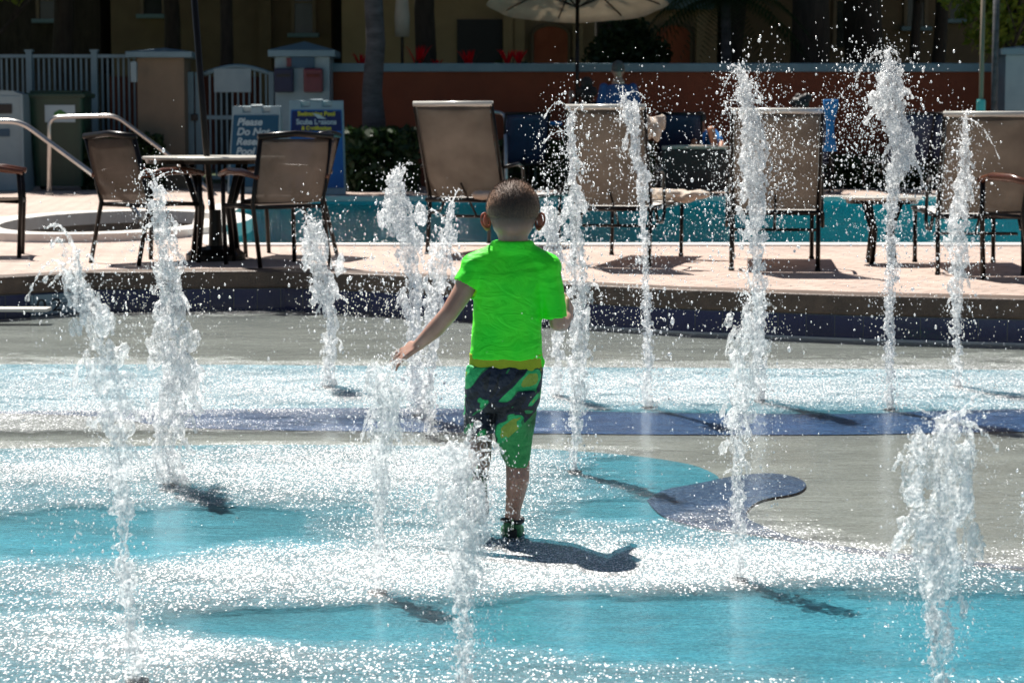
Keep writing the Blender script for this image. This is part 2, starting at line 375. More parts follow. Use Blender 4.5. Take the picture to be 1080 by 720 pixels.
def drop_mat():
    m, nt, out = newmat('droplets'); L = nt.links.new
    t = N(nt, 'ShaderNodeBsdfTranslucent'); g = N(nt, 'ShaderNodeBsdfGlossy', Roughness=.25); x = N(nt, 'ShaderNodeBsdfTransparent')
    for q in (t, g): q.inputs[0].default_value = (.97, .98, .99, 1)
    a = N(nt, 'ShaderNodeMixShader', Fac=.5); L(t.outputs[0], a.inputs[1]); L(g.outputs[0], a.inputs[2])
    b = N(nt, 'ShaderNodeMixShader', Fac=.3); L(a.outputs[0], b.inputs[1]); L(x.outputs[0], b.inputs[2]); L(b.outputs[0], out.inputs[0]); return m
M['drops'] = drop_mat()

# ------------------------------------------------------------------ ground, deck, pools
front_px = [(-400, 306), (-200, 300), (0, 293), (100, 287.5), (300, 286), (400, 290), (540, 297), (720, 306), (900, 312), (1080, 316), (1300, 322)]
front = [G(x, y, DK) for x, y in front_px]
front = [Vector((-14, 11, DK))] + front + [Vector((14, 9.5, DK))]
splash_poly = [(p.x, p.y) for p in front] + [(14, -8), (-14, -8)]
pool_poly = [(-2.2, 17.25), (2, 17.3), (14, 17.25), (16, 19), (16, 27), (14, 28.3), (-3, 28.3), (-3.15, 25.5), (-2.9, 22), (-2.45, 18.6)]
SPC = Vector((-3.65, 20.0, 0))
def ell(c, rx, ry, n=40): return [(c.x + rx * math.cos(2 * math.pi * k / n), c.y + ry * math.sin(2 * math.pi * k / n)) for k in range(n)]
def holed(name, outer, holes, z, mat, kind='structure'):
    loops = [[Vector((x, y, 0)) for x, y in l] for l in [outer] + holes]
    flat = [v for l in loops for v in l]; tri = tessellate_polygon(loops)
    b = bmesh.new(); vs = [b.verts.new((v.x, v.y, z)) for v in flat]
    for t in tri:
        f = [vs[i] for i in t]
        if (f[1].co - f[0].co).cross(f[2].co - f[0].co).z < 0: f = f[::-1]
        try: b.faces.new(f)
        except ValueError: pass
    me = bpy.data.meshes.new(name); b.to_mesh(me); b.free(); me.materials.append(mat)
    o = link(bpy.data.objects.new(name, me)); return tag(o, kind=kind)
DR = [(-26, -10), (26, -10), (26, 34.6), (-26, 34.6)]
holed('pool_deck', DR, [splash_poly, pool_poly, ell(SPC, .95, 2.25)], DK, M['pavers'])
holed('ground', [(-700, -700), (700, -700), (700, 900), (-700, 900)], [DR], DK - .004, M['grass'])
o = MB().poly([(-15, -9), (15, -9), (15, 16), (-15, 16)], 0).build('splash_floor', M['floor_grey']); tag(o, kind='structure')
def zone(name, pxs, mat, z, extra=()):
    pts = [G(x, y, 0) for x, y in pxs]; pts = [(p.x, p.y) for p in pts] + list(extra)
    tag(MB().poly(pts, z).build(name, mat), kind='structure')
def curve_px(ks, n=10):   # smooth a pixel outline (Catmull-Rom)
    out = []
    for i in range(len(ks) - 1):
        p0, p1, p2, p3 = [Vector(ks[max(0, min(len(ks) - 1, j))]) for j in (i - 1, i, i + 1, i + 2)]
        for k in range(n):
            t = k / n
            out.append(tuple(.5 * (2 * p1 + (p2 - p0) * t + (2 * p0 - 5 * p1 + 4 * p2 - p3) * t * t + (3 * p1 - p0 - 3 * p2 + p3) * t ** 3)))
    out.append(ks[-1]); return out
band_top = curve_px([(-900, 392), (-300, 386), (150, 385), (600, 388), (1080, 391), (1900, 398)])
band_mid = curve_px([(-900, 446), (-300, 438), (150, 433), (420, 431), (700, 436), (900, 437), (1080, 432), (1900, 420)])
band_bot = curve_px([(-900, 446.1), (-300, 438.1), (60, 438), (200, 452), (420, 456), (700, 459), (900, 459), (1080, 456), (1900, 446)])
zone('pale_blue_floor_band', band_top + band_mid[::-1], M['floor_pale'], .004)
zone('dark_blue_floor_band', band_mid + band_bot[::-1], M['floor_blue'], .004)
edge = curve_px([(-700, 486), (-300, 478), (0, 474), (250, 470), (500, 472), (640, 479), (720, 489), (752, 500), (760, 508)])
edge2 = curve_px([(790, 552), (850, 573), (950, 588), (1080, 603), (1400, 640), (2000, 700)])
aq = [G(x, y) for x, y in edge + edge2]
tag(MB().poly([(p.x, p.y) for p in aq] + [(14, 1), (14, -8), (-14, -8), (-14, 5)], .004).build('aqua_floor', M['floor_aqua']), kind='structure')
sw = curve_px([(682, 530), (700, 519), (735, 512), (775, 504), (810, 501), (838, 505), (850, 513), (840, 522), (805, 529), (790, 538), (788, 547), (800, 555), (850, 572), (950, 586), (1080, 600.5), (1400, 637)]) \
    + curve_px([(1400, 643), (1080, 604), (950, 592), (880, 582), (800, 567), (740, 559), (700, 547), (682, 530)])
zone('blue_swirl_inlay', sw, M['floor_slate'], .008)

# water film on the splash pad, choppy where jets fall
nx, ny = 150, 190
xs = np.linspace(-9, 9, nx); ys = np.concatenate([np.linspace(-6, 3, 20)[:-1], np.linspace(3, 15.4, ny - 19)])
calm_px = [(90, 575, 150, 26, .75), (250, 560, 100, 18, .4), (720, 668, 330, 26, .95), (1000, 690, 260, 35, .9), (300, 668, 130, 18, .8), (860, 500, 210, 34, .85), (1010, 540, 130, 40, .9), (540, 362, 700, 20, .8), (300, 350, 900, 12, .7), (660, 545, 60, 12, .6),
           (700, 447, 560, 10, .55), (650, 468, 700, 7, .5), (140, 462, 200, 6, .3), (640, 500, 60, 12, .25)]
rough_px = [(430, 500, 260, 28, .35), (380, 610, 330, 26, .45), (140, 690, 200, 30, .33), (650, 610, 160, 18, .4), (850, 600, 160, 18, .35), (540, 412, 700, 22, .22), (100, 445, 260, 16, .25), (60, 500, 120, 12, .3), (330, 650, 120, 14, .25)]
XX, YY = np.meshgrid(xs, ys)
sden = FPX / np.maximum(YY, 1.0); PX = 540 + XX * sden; PY = 130 + CAMZ * sden
A = np.full(XX.shape, .35)
for cx, cy, sx, sy, a in calm_px: A -= a * np.exp(-((PX - cx) / sx) ** 2 - ((PY - cy) / sy) ** 2)
for cx, cy, sx, sy, a in rough_px: A += a * np.exp(-((PX - cx) / sx) ** 2 - ((PY - cy) / sy) ** 2)
A = np.where(YY < 3.2, .3, A)
Z = .016 + .0022 * np.sin(XX * 5.1 + YY * 3.7) * np.sin(YY * 6.3 - XX * 2.1)
V = np.stack([XX, YY, Z], -1).reshape(-1, 3)
idx = np.arange(nx * len(ys)).reshape(len(ys), nx)
F = np.stack([idx[:-1, :-1], idx[:-1, 1:], idx[1:, 1:], idx[1:, :-1]], -1).reshape(-1, 4)
wo = np_mesh('splash_pad_water', V, F, M['splash_water']); tag(wo, kind='structure')
att = wo.data.attributes.new('agitation', 'FLOAT', 'POINT'); att.data.foreach_set('value', A.ravel().astype(np.float32))

# raised pool deck edge: brown coping over navy tiles
b1, b2, b3 = MB(), MB(), MB()
def strip(mb, pts, off0, off1, z0, z1):
    mb_pts = [Vector((p.x, p.y, 0)) for p in pts]; n = len(mb_pts)
    def side(off, z): return [mb.b.verts.new((p.x, p.y - off, z)) for p in mb_pts]
    A_, B_, C_, D_ = side(off0, z0), side(off0, z1), side(off1, z1), side(off1, z0)
    for i in range(n - 1):
        for a, b in ((A_, B_), (B_, C_), (C_, D_), (D_, A_)):
            mb.b.faces.new((a[i], a[i + 1], b[i + 1], b[i]))
    for i in (0, n - 1): mb.b.faces.new((A_[i], B_[i], C_[i], D_[i]))
    bmesh.ops.recalc_face_normals(mb.b, faces=mb.b.faces)
fr_s = []
for i in range(len(front) - 1):
    for k in range(4): fr_s.append(front[i].lerp(front[i + 1], k / 4))
fr_s.append(front[-1])
strip(b1, fr_s, .035, -.25, .155, DK + .006); tag(b1.build('coping', M['coping_brown'], bevel=.012), kind='structure')
strip(b2, fr_s, .012, -.2, -.02, .153); tag(b2.build('tile_band', M['navy_tile']), kind='structure')
strip(b3, [p for p in fr_s if p.x > .2], .045, -.01, -.02, .026); tag(b3.build('waterline_glint', M['curb_white']), kind='structure')  # pale strip painted in for the glint along the waterline
# depth marker tile "0.2 M" and a pale curb step at the left
q0 = P(22, 308, 13.35); q1 = P(72, 309, 13.4)
dm = empty('depth_marker', ((q0.x + q1.x) / 2, 13.42, .08)); tag(dm, 'pale depth marker tile with black digits and M in the navy tile band', 'depth marker')
fxs = [p.x for p in front]; fys = [p.y for p in front]; fe = lambda x: float(np.interp(x, fxs, fys)); mx_ = dm.location.x
dm.location.y = fe(mx_) - .026; dm.rotation_euler = (0, 0, math.atan2(fe(mx_ + .1) - fe(mx_ - .1), .2))
MB().box((0, 0, 0), (.40, .02, .125), bev=.003).build('tile', M['pale_tile'], dm)
def text(s, size, mat, parent, loc, name='lettering', rot=(R(90), 0, 0), ext=.002, shear=0, bold=0, align='CENTER', xs=1.0):
    cu = bpy.data.curves.new(name, 'FONT'); cu.body = s; cu.size = size; cu.extrude = ext; cu.align_x = align; cu.shear = shear; cu.offset = bold
    t = bpy.data.objects.new('t', cu); col.objects.link(t)
    me = bpy.data.meshes.new_from_object(t.evaluated_get(bpy.context.evaluated_depsgraph_get())); bpy.data.objects.remove(t)
    me.materials.clear(); me.materials.append(mat); o = bpy.data.objects.new(name, me); link(o, parent)
    o.location = loc; o.rotation_euler = rot; o.scale = (xs, 1, 1); return o
text('0.2 M', .115, M['text_black'], dm, (.01, -.0125, -.045), xs=1.35)
cs = MB().box((-3.86, 13.2, .09), (2.1, .14, .02), bev=.004).build('curb_step', M['curb_white']); tag(cs, kind='structure')

# swimming pool shell, water, coping
b = MB(); pp = pool_poly; n = len(pp)
lo = [b.b.verts.new((x, y, -1.0)) for x, y in pp]; hi = [b.b.verts.new((x, y, DK - .002)) for x, y in pp]
for k in range(n): b.b.faces.new((lo[k], lo[(k + 1) % n], hi[(k + 1) % n], hi[k]))
b.b.faces.new(lo); tag(b.build('pool_shell', M['pool_plaster']), kind='structure')
tag(MB().poly(pp, DK - .09).build('pool_water', M['pool_water']), kind='structure')
def ring_strip(name, loop, w, z0, z1, mat, inward=0.0):
    b = MB(); c = Vector((sum(x for x, _ in loop) / len(loop), sum(y for _, y in loop) / len(loop), 0)); n = len(loop)
    L4 = []
    for off, z in ((inward, z0), (inward, z1), (-w, z1), (-w, z0)):
        vs = []
        for k in range(n):
            p = Vector((*loop[k], 0)); a = Vector((*loop[k - 1], 0)); d = Vector((*loop[(k + 1) % n], 0))
            t = ((p - a).normalized() + (d - p).normalized()).normalized(); nn = Vector((-t.y, t.x, 0))
            if nn.dot(c - p) < 0: nn = -nn
            vs.append(b.b.verts.new((p.x + nn.x * off, p.y + nn.y * off, z)))
        L4.append(vs)
    for k in range(n):
        for i in range(4):
            a, d = L4[i], L4[(i + 1) % 4]; b.b.faces.new((a[k], a[(k + 1) % n], d[(k + 1) % n], d[k]))
    bmesh.ops.recalc_face_normals(b.b, faces=b.b.faces)
    return tag(b.build(name, mat), kind='structure')
ring_strip('pool_coping', pool_poly, .3, DK - .05, DK + .012, M['curb_white'], .02)
ring_strip('spa_coping', ell(SPC, .95, 2.25), .28, DK - .05, DK + .07, M['curb_white'], .03)
b = MB().loft([(Vector((SPC.x, SPC.y, DK - .4)), .93, 2.23), (Vector((SPC.x, SPC.y, DK + .06)), .95, 2.25)], 40, False)
b.poly(ell(SPC, .93, 2.23), DK - .4); tag(b.build('spa_basin', M['basin']), kind='structure')

# ------------------------------------------------------------------ leaves and trees
def leaf_cloud(name, centres, radii, n, size, mat, parent=None, seed=1, box=False, shell=.35):
    g = np.random.default_rng(seed); C = np.array(centres, float); Rr = np.array(radii, float)
    if Rr.ndim == 1: Rr = np.repeat(Rr[:, None], 3, 1)
    w = Rr.prod(1) ** (2 / 3); k = g.choice(len(C), n, p=w / w.sum())
    if box: u = g.uniform(-1, 1, (n, 3))
    else:
        u = g.normal(size=(n, 3)); u /= np.linalg.norm(u, axis=1)[:, None]; u *= (g.uniform(shell, 1.0, n) ** .6)[:, None]
        u *= (1 + .25 * np.sin(u[:, :1] * 7 + seed) * np.sin(u[:, 1:2] * 6 + u[:, 2:3] * 5))
    c = C[k] + u * Rr[k]
    a = g.normal(size=(n, 3)); a /= np.linalg.norm(a, axis=1)[:, None]
    t = g.normal(size=(n, 3)); bq = np.cross(a, t); bq /= np.linalg.norm(bq, axis=1)[:, None]
    s = (size * g.uniform(.6, 1.3, n))[:, None]
    V = np.stack([c - a * s * .6, c + bq * s * .3, c + a * s * .6, c - bq * s * .3], 1)
    F = np.arange(n * 4).reshape(n, 4)
    return np_mesh(name, V, F, mat, parent, smooth=False)
def trunk_mb(h, r, lean=(0, 0), limbs=5, seed=1, spread=2.2, fork=None):
    g = random.Random(seed); b = MB()
    pts = [Vector((lean[0] * t * t, lean[1] * t * t, h * t)) + Vector((g.uniform(-.05, .05), g.uniform(-.05, .05), 0)) for t in [i / 8 for i in range(9)]]
    b.tube(pts, [r * (1.45 - .2 * i if i < 2 else 1.08 - .05 * i) for i in range(9)], 14)
    for k in range(limbs):
        a = 2 * math.pi * k / limbs + g.uniform(-.4, .4); t0 = pts[5 + k % 4]
        q = [t0, t0 + Vector((math.cos(a) * spread * .35, math.sin(a) * spread * .35, h * .14)), t0 + Vector((math.cos(a) * spread * .8, math.sin(a) * spread * .8, h * .32)), t0 + Vector((math.cos(a) * spread * 1.2, math.sin(a) * spread * 1.2, h * .45))]
        b.tube(q, [r * .5, r * .4, r * .25, r * .1], 8)
        for e in (-1, 1):
            b.tube([q[1], q[1] + Vector((math.cos(a + e * .8) * spread * .5, math.sin(a + e * .8) * spread * .5, h * .22))], [r * .22, r * .07], 6)
    return b
g_ = random.Random(5)
def crown_blobs(h, spread, n, seed):
    g = random.Random(seed); C = []; Q = []
    for k in range(n):
        a = g.uniform(0, 2 * math.pi); d = spread * math.sqrt(g.uniform(0, 1))
        C.append((math.cos(a) * d, math.sin(a) * d, h + 1.4 * (1 - (d / spread) ** 2) + g.uniform(-.5, .9))); Q.append((g.uniform(1.0, 1.7), g.uniform(1.0, 1.7), g.uniform(.7, 1.1)))
    return C, Q
def make_tree(loc, label, r, h, spread, seed, lean=(0, 0), mat='bark', leaves=9000, group='shade trees behind the pool'):
    t = empty('shade_tree', loc); tag(t, label, 'tree', group)
    trunk_mb(h, r, (lean[0] * .12, lean[1] * .12), 5, seed, spread * .5).build('trunk', M[mat], t, True)
    C, Q = crown_blobs(h + 1.0, spread, 16, seed)
    C = [(c[0] + lean[0], c[1] + lean[1], c[2]) for c in C]
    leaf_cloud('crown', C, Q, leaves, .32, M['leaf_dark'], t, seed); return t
tp = lambda px, Y: (P(px, 200, Y).x, Y, DK)
make_tree(tp(395, 31.6), 'slender grey trunked tree standing in front of the terracotta wall', .15, 5.6, 2.2, 21, mat='bark_grey')
make_tree(tp(852, 37), 'broad dark trunk widening upward behind the wall, left of the thickest pair', .36, 5.1, 4.0, 22, (-.8, 1.5), leaves=14000)
make_tree(tp(911, 38.5), 'thick straight dark trunk behind the tallest water jet', .38, 5.5, 4.0, 23, (-1.2, 2.0), leaves=14000)
make_tree(tp(966, 39), 'thin leaning dark trunk to the right of the thick trunks', .1, 4.8, 2.0, 24, (-.7, 1.2), leaves=5000)
make_tree(tp(988, 40), 'narrow upright dark trunk, rightmost of the row behind the wall', .14, 4.8, 2.0, 25, (1.6, 3.6), leaves=5000)
make_tree(tp(240, 37.5), 'narrow dark trunk above the white gate', .12, 5.5, 3.2, 26, leaves=10000)
make_tree(tp(70, 38), 'grey dark trunk behind the picket fence at far left', .2, 5.5, 4.0, 27, leaves=14000)
make_tree(tp(185, 39), 'dark trunk behind the tan pillar', .16, 5.5, 3.4, 28, leaves=10000)
make_tree(tp(450, 38), 'dark trunk behind the red flowers', .2, 5.7, 3.6, 29, (.3, 0), leaves=12000)
make_tree(tp(-60, 36.5), 'dark crowned tree beyond the left edge over the picket fence', .25, 5.1, 3.4, 30, leaves=10000)
make_tree(tp(-330, 38), 'shade tree far beyond the left edge behind the picket fence', .22, 5.0, 4.2, 33, leaves=9000)
make_tree(tp(640, 40.5), 'shade tree standing behind the round dark bush', .22, 5.9, 3.8, 31, leaves=13000)
make_tree(tp(775, 38.5), 'dark tree over the arched doorway at right of centre', .16, 5.9, 3.4, 32, leaves=11000)
# hanging leaves low at the top left, sunlit shrub at the right
t = empty('leafy_branch_tree', tp(-10, 36)); tag(t, 'thin tree with pale leaves hanging into the top left corner', 'tree')
trunk_mb(3.4, .08, (0, 0), 4, 40, 1.2).build('trunk', M['bark'], t, True)
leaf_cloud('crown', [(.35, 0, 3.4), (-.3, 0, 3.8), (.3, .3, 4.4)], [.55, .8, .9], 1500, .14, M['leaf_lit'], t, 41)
t = empty('sunlit_tree', tp(1052, 34.6)); tag(t, 'small tree with sunlit yellow green leaves behind the right end of the wall', 'tree')
trunk_mb(3.0, .07, (.3, 0), 5, 42, 1.2).build('trunk', M['bark'], t, True)
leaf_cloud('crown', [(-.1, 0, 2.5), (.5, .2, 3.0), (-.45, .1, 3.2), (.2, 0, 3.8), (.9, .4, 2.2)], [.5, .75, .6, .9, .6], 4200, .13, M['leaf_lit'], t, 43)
t = empty('round_bush', tp(662, 36.5)); tag(t, 'large round dark green bush behind the man in blue', 'bush')
trunk_mb(1.4, .08, (0, 0), 5, 44, .8).build('trunk', M['bark'], t, True)
leaf_cloud('foliage', [(-.22, 0, 2.15), (.22, 0, 2.1), (0, .1, 2.4), (-.42, 0, 2.0), (.45, 0, 2.05)], [.4, .4, .36, .3, .28], 4200, .11, M['leaf_dark'], t, 45, shell=.1)
# palm with drooping fronds
t = empty('palm_tree', tp(762, 36)); tag(t, 'dark palm with drooping fronds beside the arched doorway', 'palm tree')
MB().tube([(0, 0, 0), (.05, 0, 1.5), (.02, 0, 3.0)], [.12, .09, .08], 12).build('trunk', M['bark_grey'], t, True)
V, F = [], []
for k in range(16):
    a = 2 * math.pi * k / 16 + .2; el = .9 if k % 2 else .2
    for j in range(26):
        s = j / 25; r_ = 1.5 * s; z = 3.0 + el * s - 1.6 * s * s * (1.1 if k % 2 else .8); c = Vector((math.cos(a) * r_, math.sin(a) * r_, z)); d = Vector((-math.sin(a), math.cos(a), 0)); al = Vector((math.cos(a), math.sin(a), -.3))
        for e in (-1, 1):
            i = len(V); ln = .34 * math.sin(math.pi * min(1, s * .9 + .1)) + .05
            V += [c - al * .018, c + al * .018, c + d * e * ln + al * .12 + Vector((0, 0, -ln * .5))]; F.append((i, i + 1, i + 2))
np_mesh('fronds', [tuple(v) for v in V], F, M['leaf_dark'], t, False)

# ------------------------------------------------------------------ buildings
def facade(name, label, x0, x1, Y, h, wall, band, bh, depth=7):
    t = empty(name, ((x0 + x1) / 2, Y, DK)); tag(t, label, 'building'); w = x1 - x0
    MB().box((0, depth / 2, (h + bh) / 2), (w, depth, h - bh)).build('wall', M[wall], t)
    MB().box((0, depth / 2, bh / 2), (w + .08, depth + .08, bh)).build('base_band', M[band], t)
    MB().box((0, depth / 2, h + .1), (w + .5, depth + .5, .3)).build('roof', M['maroon'], t)
    return t
def addwin(t, px0, px1, py0, py1, Y, mat='darkglass', sill=True):
    a, b = P(px0, py1, Y), P(px1, py0, Y); cx = (a.x + b.x) / 2 - t.location.x; cz = (a.z + b.z) / 2 - DK; w = b.x - a.x; h = b.z - a.z
    f = MB(); 
    for q, s in (((cx - w / 2, -.03, cz), (.07, .1, h + .14)), ((cx + w / 2, -.03, cz), (.07, .1, h + .14)), ((cx, -.03, cz + h / 2), (w - .07, .1, .07)), ((cx, -.035, cz), (w - .07, .05, .035))): f.box(q, s)
    fo = f.build('window', M['tan_stucco'], t)
    MB().box((cx, .0, cz), (w, .03, h)).build('pane', M[mat], fo)
    if sill: MB().box((cx, -.1, cz - h / 2 - .05), (w + .2, .24, .08)).build('sill', M['blue_white'], fo)
def arch(t, px0, px1, py0, py1, Y, mat='door_orange', name='arched_door'):
    a, b = P(px0, py1, Y), P(px1, py0, Y); w = b.x - a.x; r = w / 2; cx = (a.x + b.x) / 2 - t.location.x; zt = b.z - DK
    pts = [(cx - r, 0.02), (cx + r, 0.02)] + [(cx + r * math.cos(u), zt - r * .55 + r * .55 * math.sin(u)) for u in [math.pi * k / 14 for k in range(15)]]
    o = MB().extr(pts, -.06, .05).build(name, M[mat], t)
    tr = MB(); pa = [(cx + r * math.cos(u) * 1.06, -.08, zt - r * .55 + r * .6 * math.sin(u)) for u in [math.pi * k / 14 for k in range(15)]]
    tr.tube([(pa[0][0], -.08, 0.1)] + pa + [(pa[-1][0], -.08, 0.1)], .05, 6); tr.build('trim', M['tan_stucco'], o)
A1 = facade('tan_building', 'tan building with maroon base and blue grey window behind the white gate', -8.2, -3.7, 45, 6.2, 'building_tan', 'maroon', 1.9)
addwin(A1, 309, 331, -30, 35, 44.95, 'greyglass'); addwin(A1, 150, 172, -40, 15, 44.95)
MB().box((P(280, 0, 44.9).x - A1.location.x, -.1, 3.2), (.25, .3, 5.9)).build('pilaster', M['building_tan'], A1)
A2 = facade('arcade_building', 'tan arcade building with arched maroon doors behind the parasol', -3.4, 4.1, 44, 5.8, 'building_cream', 'building_cream', 1.0)
arch(A2, 562, 600, 27, 74, 43.95); arch(A2, 690, 729, 26, 74, 43.95)
a, b_ = P(482, 70, 43.9), P(530, 20, 43.9)
MB().box(((a.x + b_.x) / 2 - A2.location.x, -.02, (b_.z - DK) / 2), (b_.x - a.x, .08, b_.z - DK - .02)).build('doorway', M['black'], A2)  # black slab stands in for the shade inside the opening
for px in (536, 548, 740, 610): MB().box((P(px, 0, 43.7).x - A2.location.x, -.25, 1.9), (.2, .22, 3.8)).build('column', M['building_cream'], A2)
MB().box((P(665, 0, 43.7).x - A2.location.x, -.3, P(0, 5, 43.7).z - DK), (3.3, .5, .2), bev=.03).build('cornice', M['blue_white'], A2)
A3 = facade('long_tan_building', 'long tan building with dark maroon base behind the thick trunks', 4.4, 16, 45, 6.0, 'building_tan', 'maroon', 1.75)
addwin(A3, 955, 978, -50, 28, 44.95); addwin(A3, 880, 900, -50, 50, 44.95, 'darkglass', False); addwin(A3, 1000, 1020, -40, 20, 44.95)
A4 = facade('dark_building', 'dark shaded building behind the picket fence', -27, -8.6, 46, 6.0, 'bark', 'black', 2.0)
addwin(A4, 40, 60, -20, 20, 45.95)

# ------------------------------------------------------------------ walls, fence, pillars, gate
WY = 33.0
x0, x1 = P(345, 0, WY).x, P(1064, 0, WY).x; wz = P(0, 76, WY).z - DK; cz = P(0, 67, WY).z - DK
w = empty('terracotta_wall', ((x0 + x1) / 2, WY, DK)); tag(w, 'long terracotta garden wall with a pale blue coping behind the loungers', 'wall')
MB().box((0, .12, wz / 2), (x1 - x0, .24, wz)).build('wall_body', M['terracotta'], w)
MB().box((0, .12, (wz + cz) / 2), (x1 - x0 + .02, .38, cz - wz), bev=.012).build('cap', M['blue_white'], w)
def pillar(px0, px1, pyt, pyc, Y, name, label, mat, capw, peak=.06):
    a, b = P(px0, 0, Y).x, P(px1, 0, Y).x; h = P(0, pyc, Y).z - DK; ht = P(0, pyt, Y).z - DK; s = b - a
    t = empty(name, ((a + b) / 2, Y, DK)); tag(t, label, 'pillar')
    MB().box((0, s / 2, h / 2), (s, s, h), bev=.01).build('shaft', M[mat], t)
    c = MB(); c.box((0, s / 2, h + (ht - h) * .35), (s + capw * 2, s + capw * 2, (ht - h) * .7), bev=.01)
    e = s / 2 + capw; z = h + (ht - h) * .7
    vs = [c.b.verts.new((x, y + s / 2, z)) for x, y in ((-e, -e), (e, -e), (e, e), (-e, e))]; top = c.b.verts.new((0, s / 2, ht + peak))
    for k in range(4): c.b.faces.new((vs[k], vs[(k + 1) % 4], top))
    c.build('cap', M['blue_white'], t); return t
pillar(143, 193, 52, 61, 32.2, 'stucco_pillar', 'tan stucco pillar with a pale cap between fence and gate', 'tan_stucco', .14, .03)
p2 = pillar(289, 347, 50, 60, 32.4, 'white_pillar', 'pale pillar holding a dark sign and two boxes beside the gate', 'white_paint', .09, .1)
S = 32.4 / FPX; Z2 = lambda py: P(0, py, 32.35).z - DK; X2 = lambda px: P(px, 0, 32.35).x - p2.location.x
sg = MB().box((X2(318), -.02, Z2(66)), (25 * S, .03, 12 * S), bev=.004).build('sign_plate', M['sign_teal'], p2)
MB().box((X2(304), -.03, Z2(66)), (5 * S, .03, 9 * S), bev=.004).build('red_patch', M['maroon_box'], p2)
o = MB().box((X2(299), -.08, Z2(85)), (20 * S, .16, 25 * S), bev=.03).build('wall_box', M['navy'], p2); o['label'] = 'navy box'
MB().box((0, 0, 0), (14 * S, .02, 3 * S)).build('handle', M['black'], o).location = (X2(299), -.17, Z2(80))
o = MB().box((X2(330), -.08, Z2(85)), (20 * S, .16, 25 * S), bev=.03).build('wall_box', M['maroon_box'], p2); o['label'] = 'maroon box'
MB().box((0, 0, 0), (14 * S, .02, 3 * S)).build('handle', M['maroon'], o).location = (X2(330), -.17, Z2(80))
pillar(1062, 1100, 48, 58, 32.2, 'end_pillar', 'pale blue pillar at the right end of the terracotta wall', 'white_paint', .06, .0)
o = MB().box((P(140, 0, 31.9).x, 31.9, P(0, 76, 31.9).z), (6 * S, .1, 21 * S), bev=.01)
mb_ = o.build('meter_box', M['white_paint']); tag(mb_, 'small pale electrical box on the left edge of the tan pillar', 'electrical box')
# picket fence
FY = 32.6; ft = P(0, 58, FY).z - DK; fx0, fx1 = P(-760, 0, FY).x, P(146, 0, FY).x
f = empty('picket_fence', ((fx0 + fx1) / 2, FY, DK)); tag(f, 'pale blue metal picket fence behind the green bin', 'fence')
for px in (-740, -671, -602, -533, -464, -395, -326, -257, -186, -110, -39, 29.5, 98.5): MB().box((P(px, 0, FY).x - f.location.x, 0, (ft + .05) / 2), (.09, .09, ft + .05), bev=.008).box((P(px, 0, FY).x - f.location.x, 0, ft + .06), (.12, .12, .03)).build('post', M['blue_white'], f)
for z in (ft - .02, .2): MB().box((0, 0, z), (fx1 - fx0, .045, .05)).build('rail', M['blue_white'], f)
pk = MB(); x = fx0 - f.location.x
while x < fx1 - f.location.x: pk.box((x, .03, ft / 2), (.028, .012, ft - .1)); x += 5.6 * S
pk.build('pickets', M['blue_white'], f)
# gate
gx0, gx1 = P(196, 0, FY).x, P(289, 0, FY).x; g = empty('arched_gate', ((gx0 + gx1) / 2, FY, DK)); tag(g, 'white metal gate with an arched top between two pillars', 'gate')
wg = gx1 - gx0; hA = P(0, 76, FY).z - DK; rise = 8 * S; ix = P(214, 0, FY).x - g.location.x
for xx, ww in ((-wg / 2 + .05, .1), (ix - .08, .1), (wg / 2 - .05, .08)): MB().box((xx, 0, hA / 2), (ww, .08, hA), bev=.008).build('post', M['blue_white'], g)
top = [(ix + (wg / 2 - .05 - ix) * k / 12, 0, hA + rise * math.sin(math.pi * k / 12) - .03) for k in range(13)]
MB().tube(top, .035, 8).build('arched_rail', M['blue_white'], g, True)
for zz in (P(0, 124, FY).z - DK, .15): MB().box(((ix + wg / 2) / 2, 0, zz), (wg / 2 - ix, .05, .06)).build('rail', M['blue_white'], g)
pk = MB()
for k in range(1, 12):
    x = ix + (wg / 2 - .05 - ix) * k / 12; h = hA + rise * math.sin(math.pi * k / 12) - .05; pk.box((x, .01, h / 2 + .06), (.025, .012, h - .12))
pk.build('pickets', M['blue_white'], g)
MB().box(((ix + wg / 2) / 2 - .1, -.03, P(0, 85, FY).z - DK), (.55, .01, .35), bev=.004).build('sign_plate', M['white_paint'], g)
MB().box((ix - .14, -.06, P(0, 124, FY).z - DK), (.1, .08, .1), bev=.015).build('latch', M['black'], g)
# hedges
def hedge(px0, px1, pyt, Y, label, seed, n=3500):
    a, b = P(px0, 0, Y).x, P(px1, 0, Y).x; h = P(0, pyt, Y).z - DK
    t = empty('hedge', ((a + b) / 2, Y, DK)); tag(t, label, 'hedge', 'hedges at the foot of the wall')
    leaf_cloud('foliage', [(0, 0, h / 2)], [((b - a) / 2, .35, h / 2)], n, .13, M['leaf_dark'], t, seed, box=True)
    for k in range(8): MB().tube([((k / 7 - .5) * (b - a) * .9, 0, 0), ((k / 7 - .5) * (b - a) * .9, .03, h * .8)], .015, 5).build('stem', M['bark'], t)
hedge(84, 168, 142, 31.6, 'dark clipped hedge between the green bin and the tan pillar', 51)
hedge(362, 440, 136, 30.9, 'dark hedge at the foot of the terracotta wall beside the blue sign', 52)
hedge(520, 690, 150, 32.3, 'long low dark hedge along the wall behind the central loungers', 53, 5000)
hedge(860, 1050, 165, 32.3, 'low dark hedge along the wall behind the right loungers', 54, 5000)
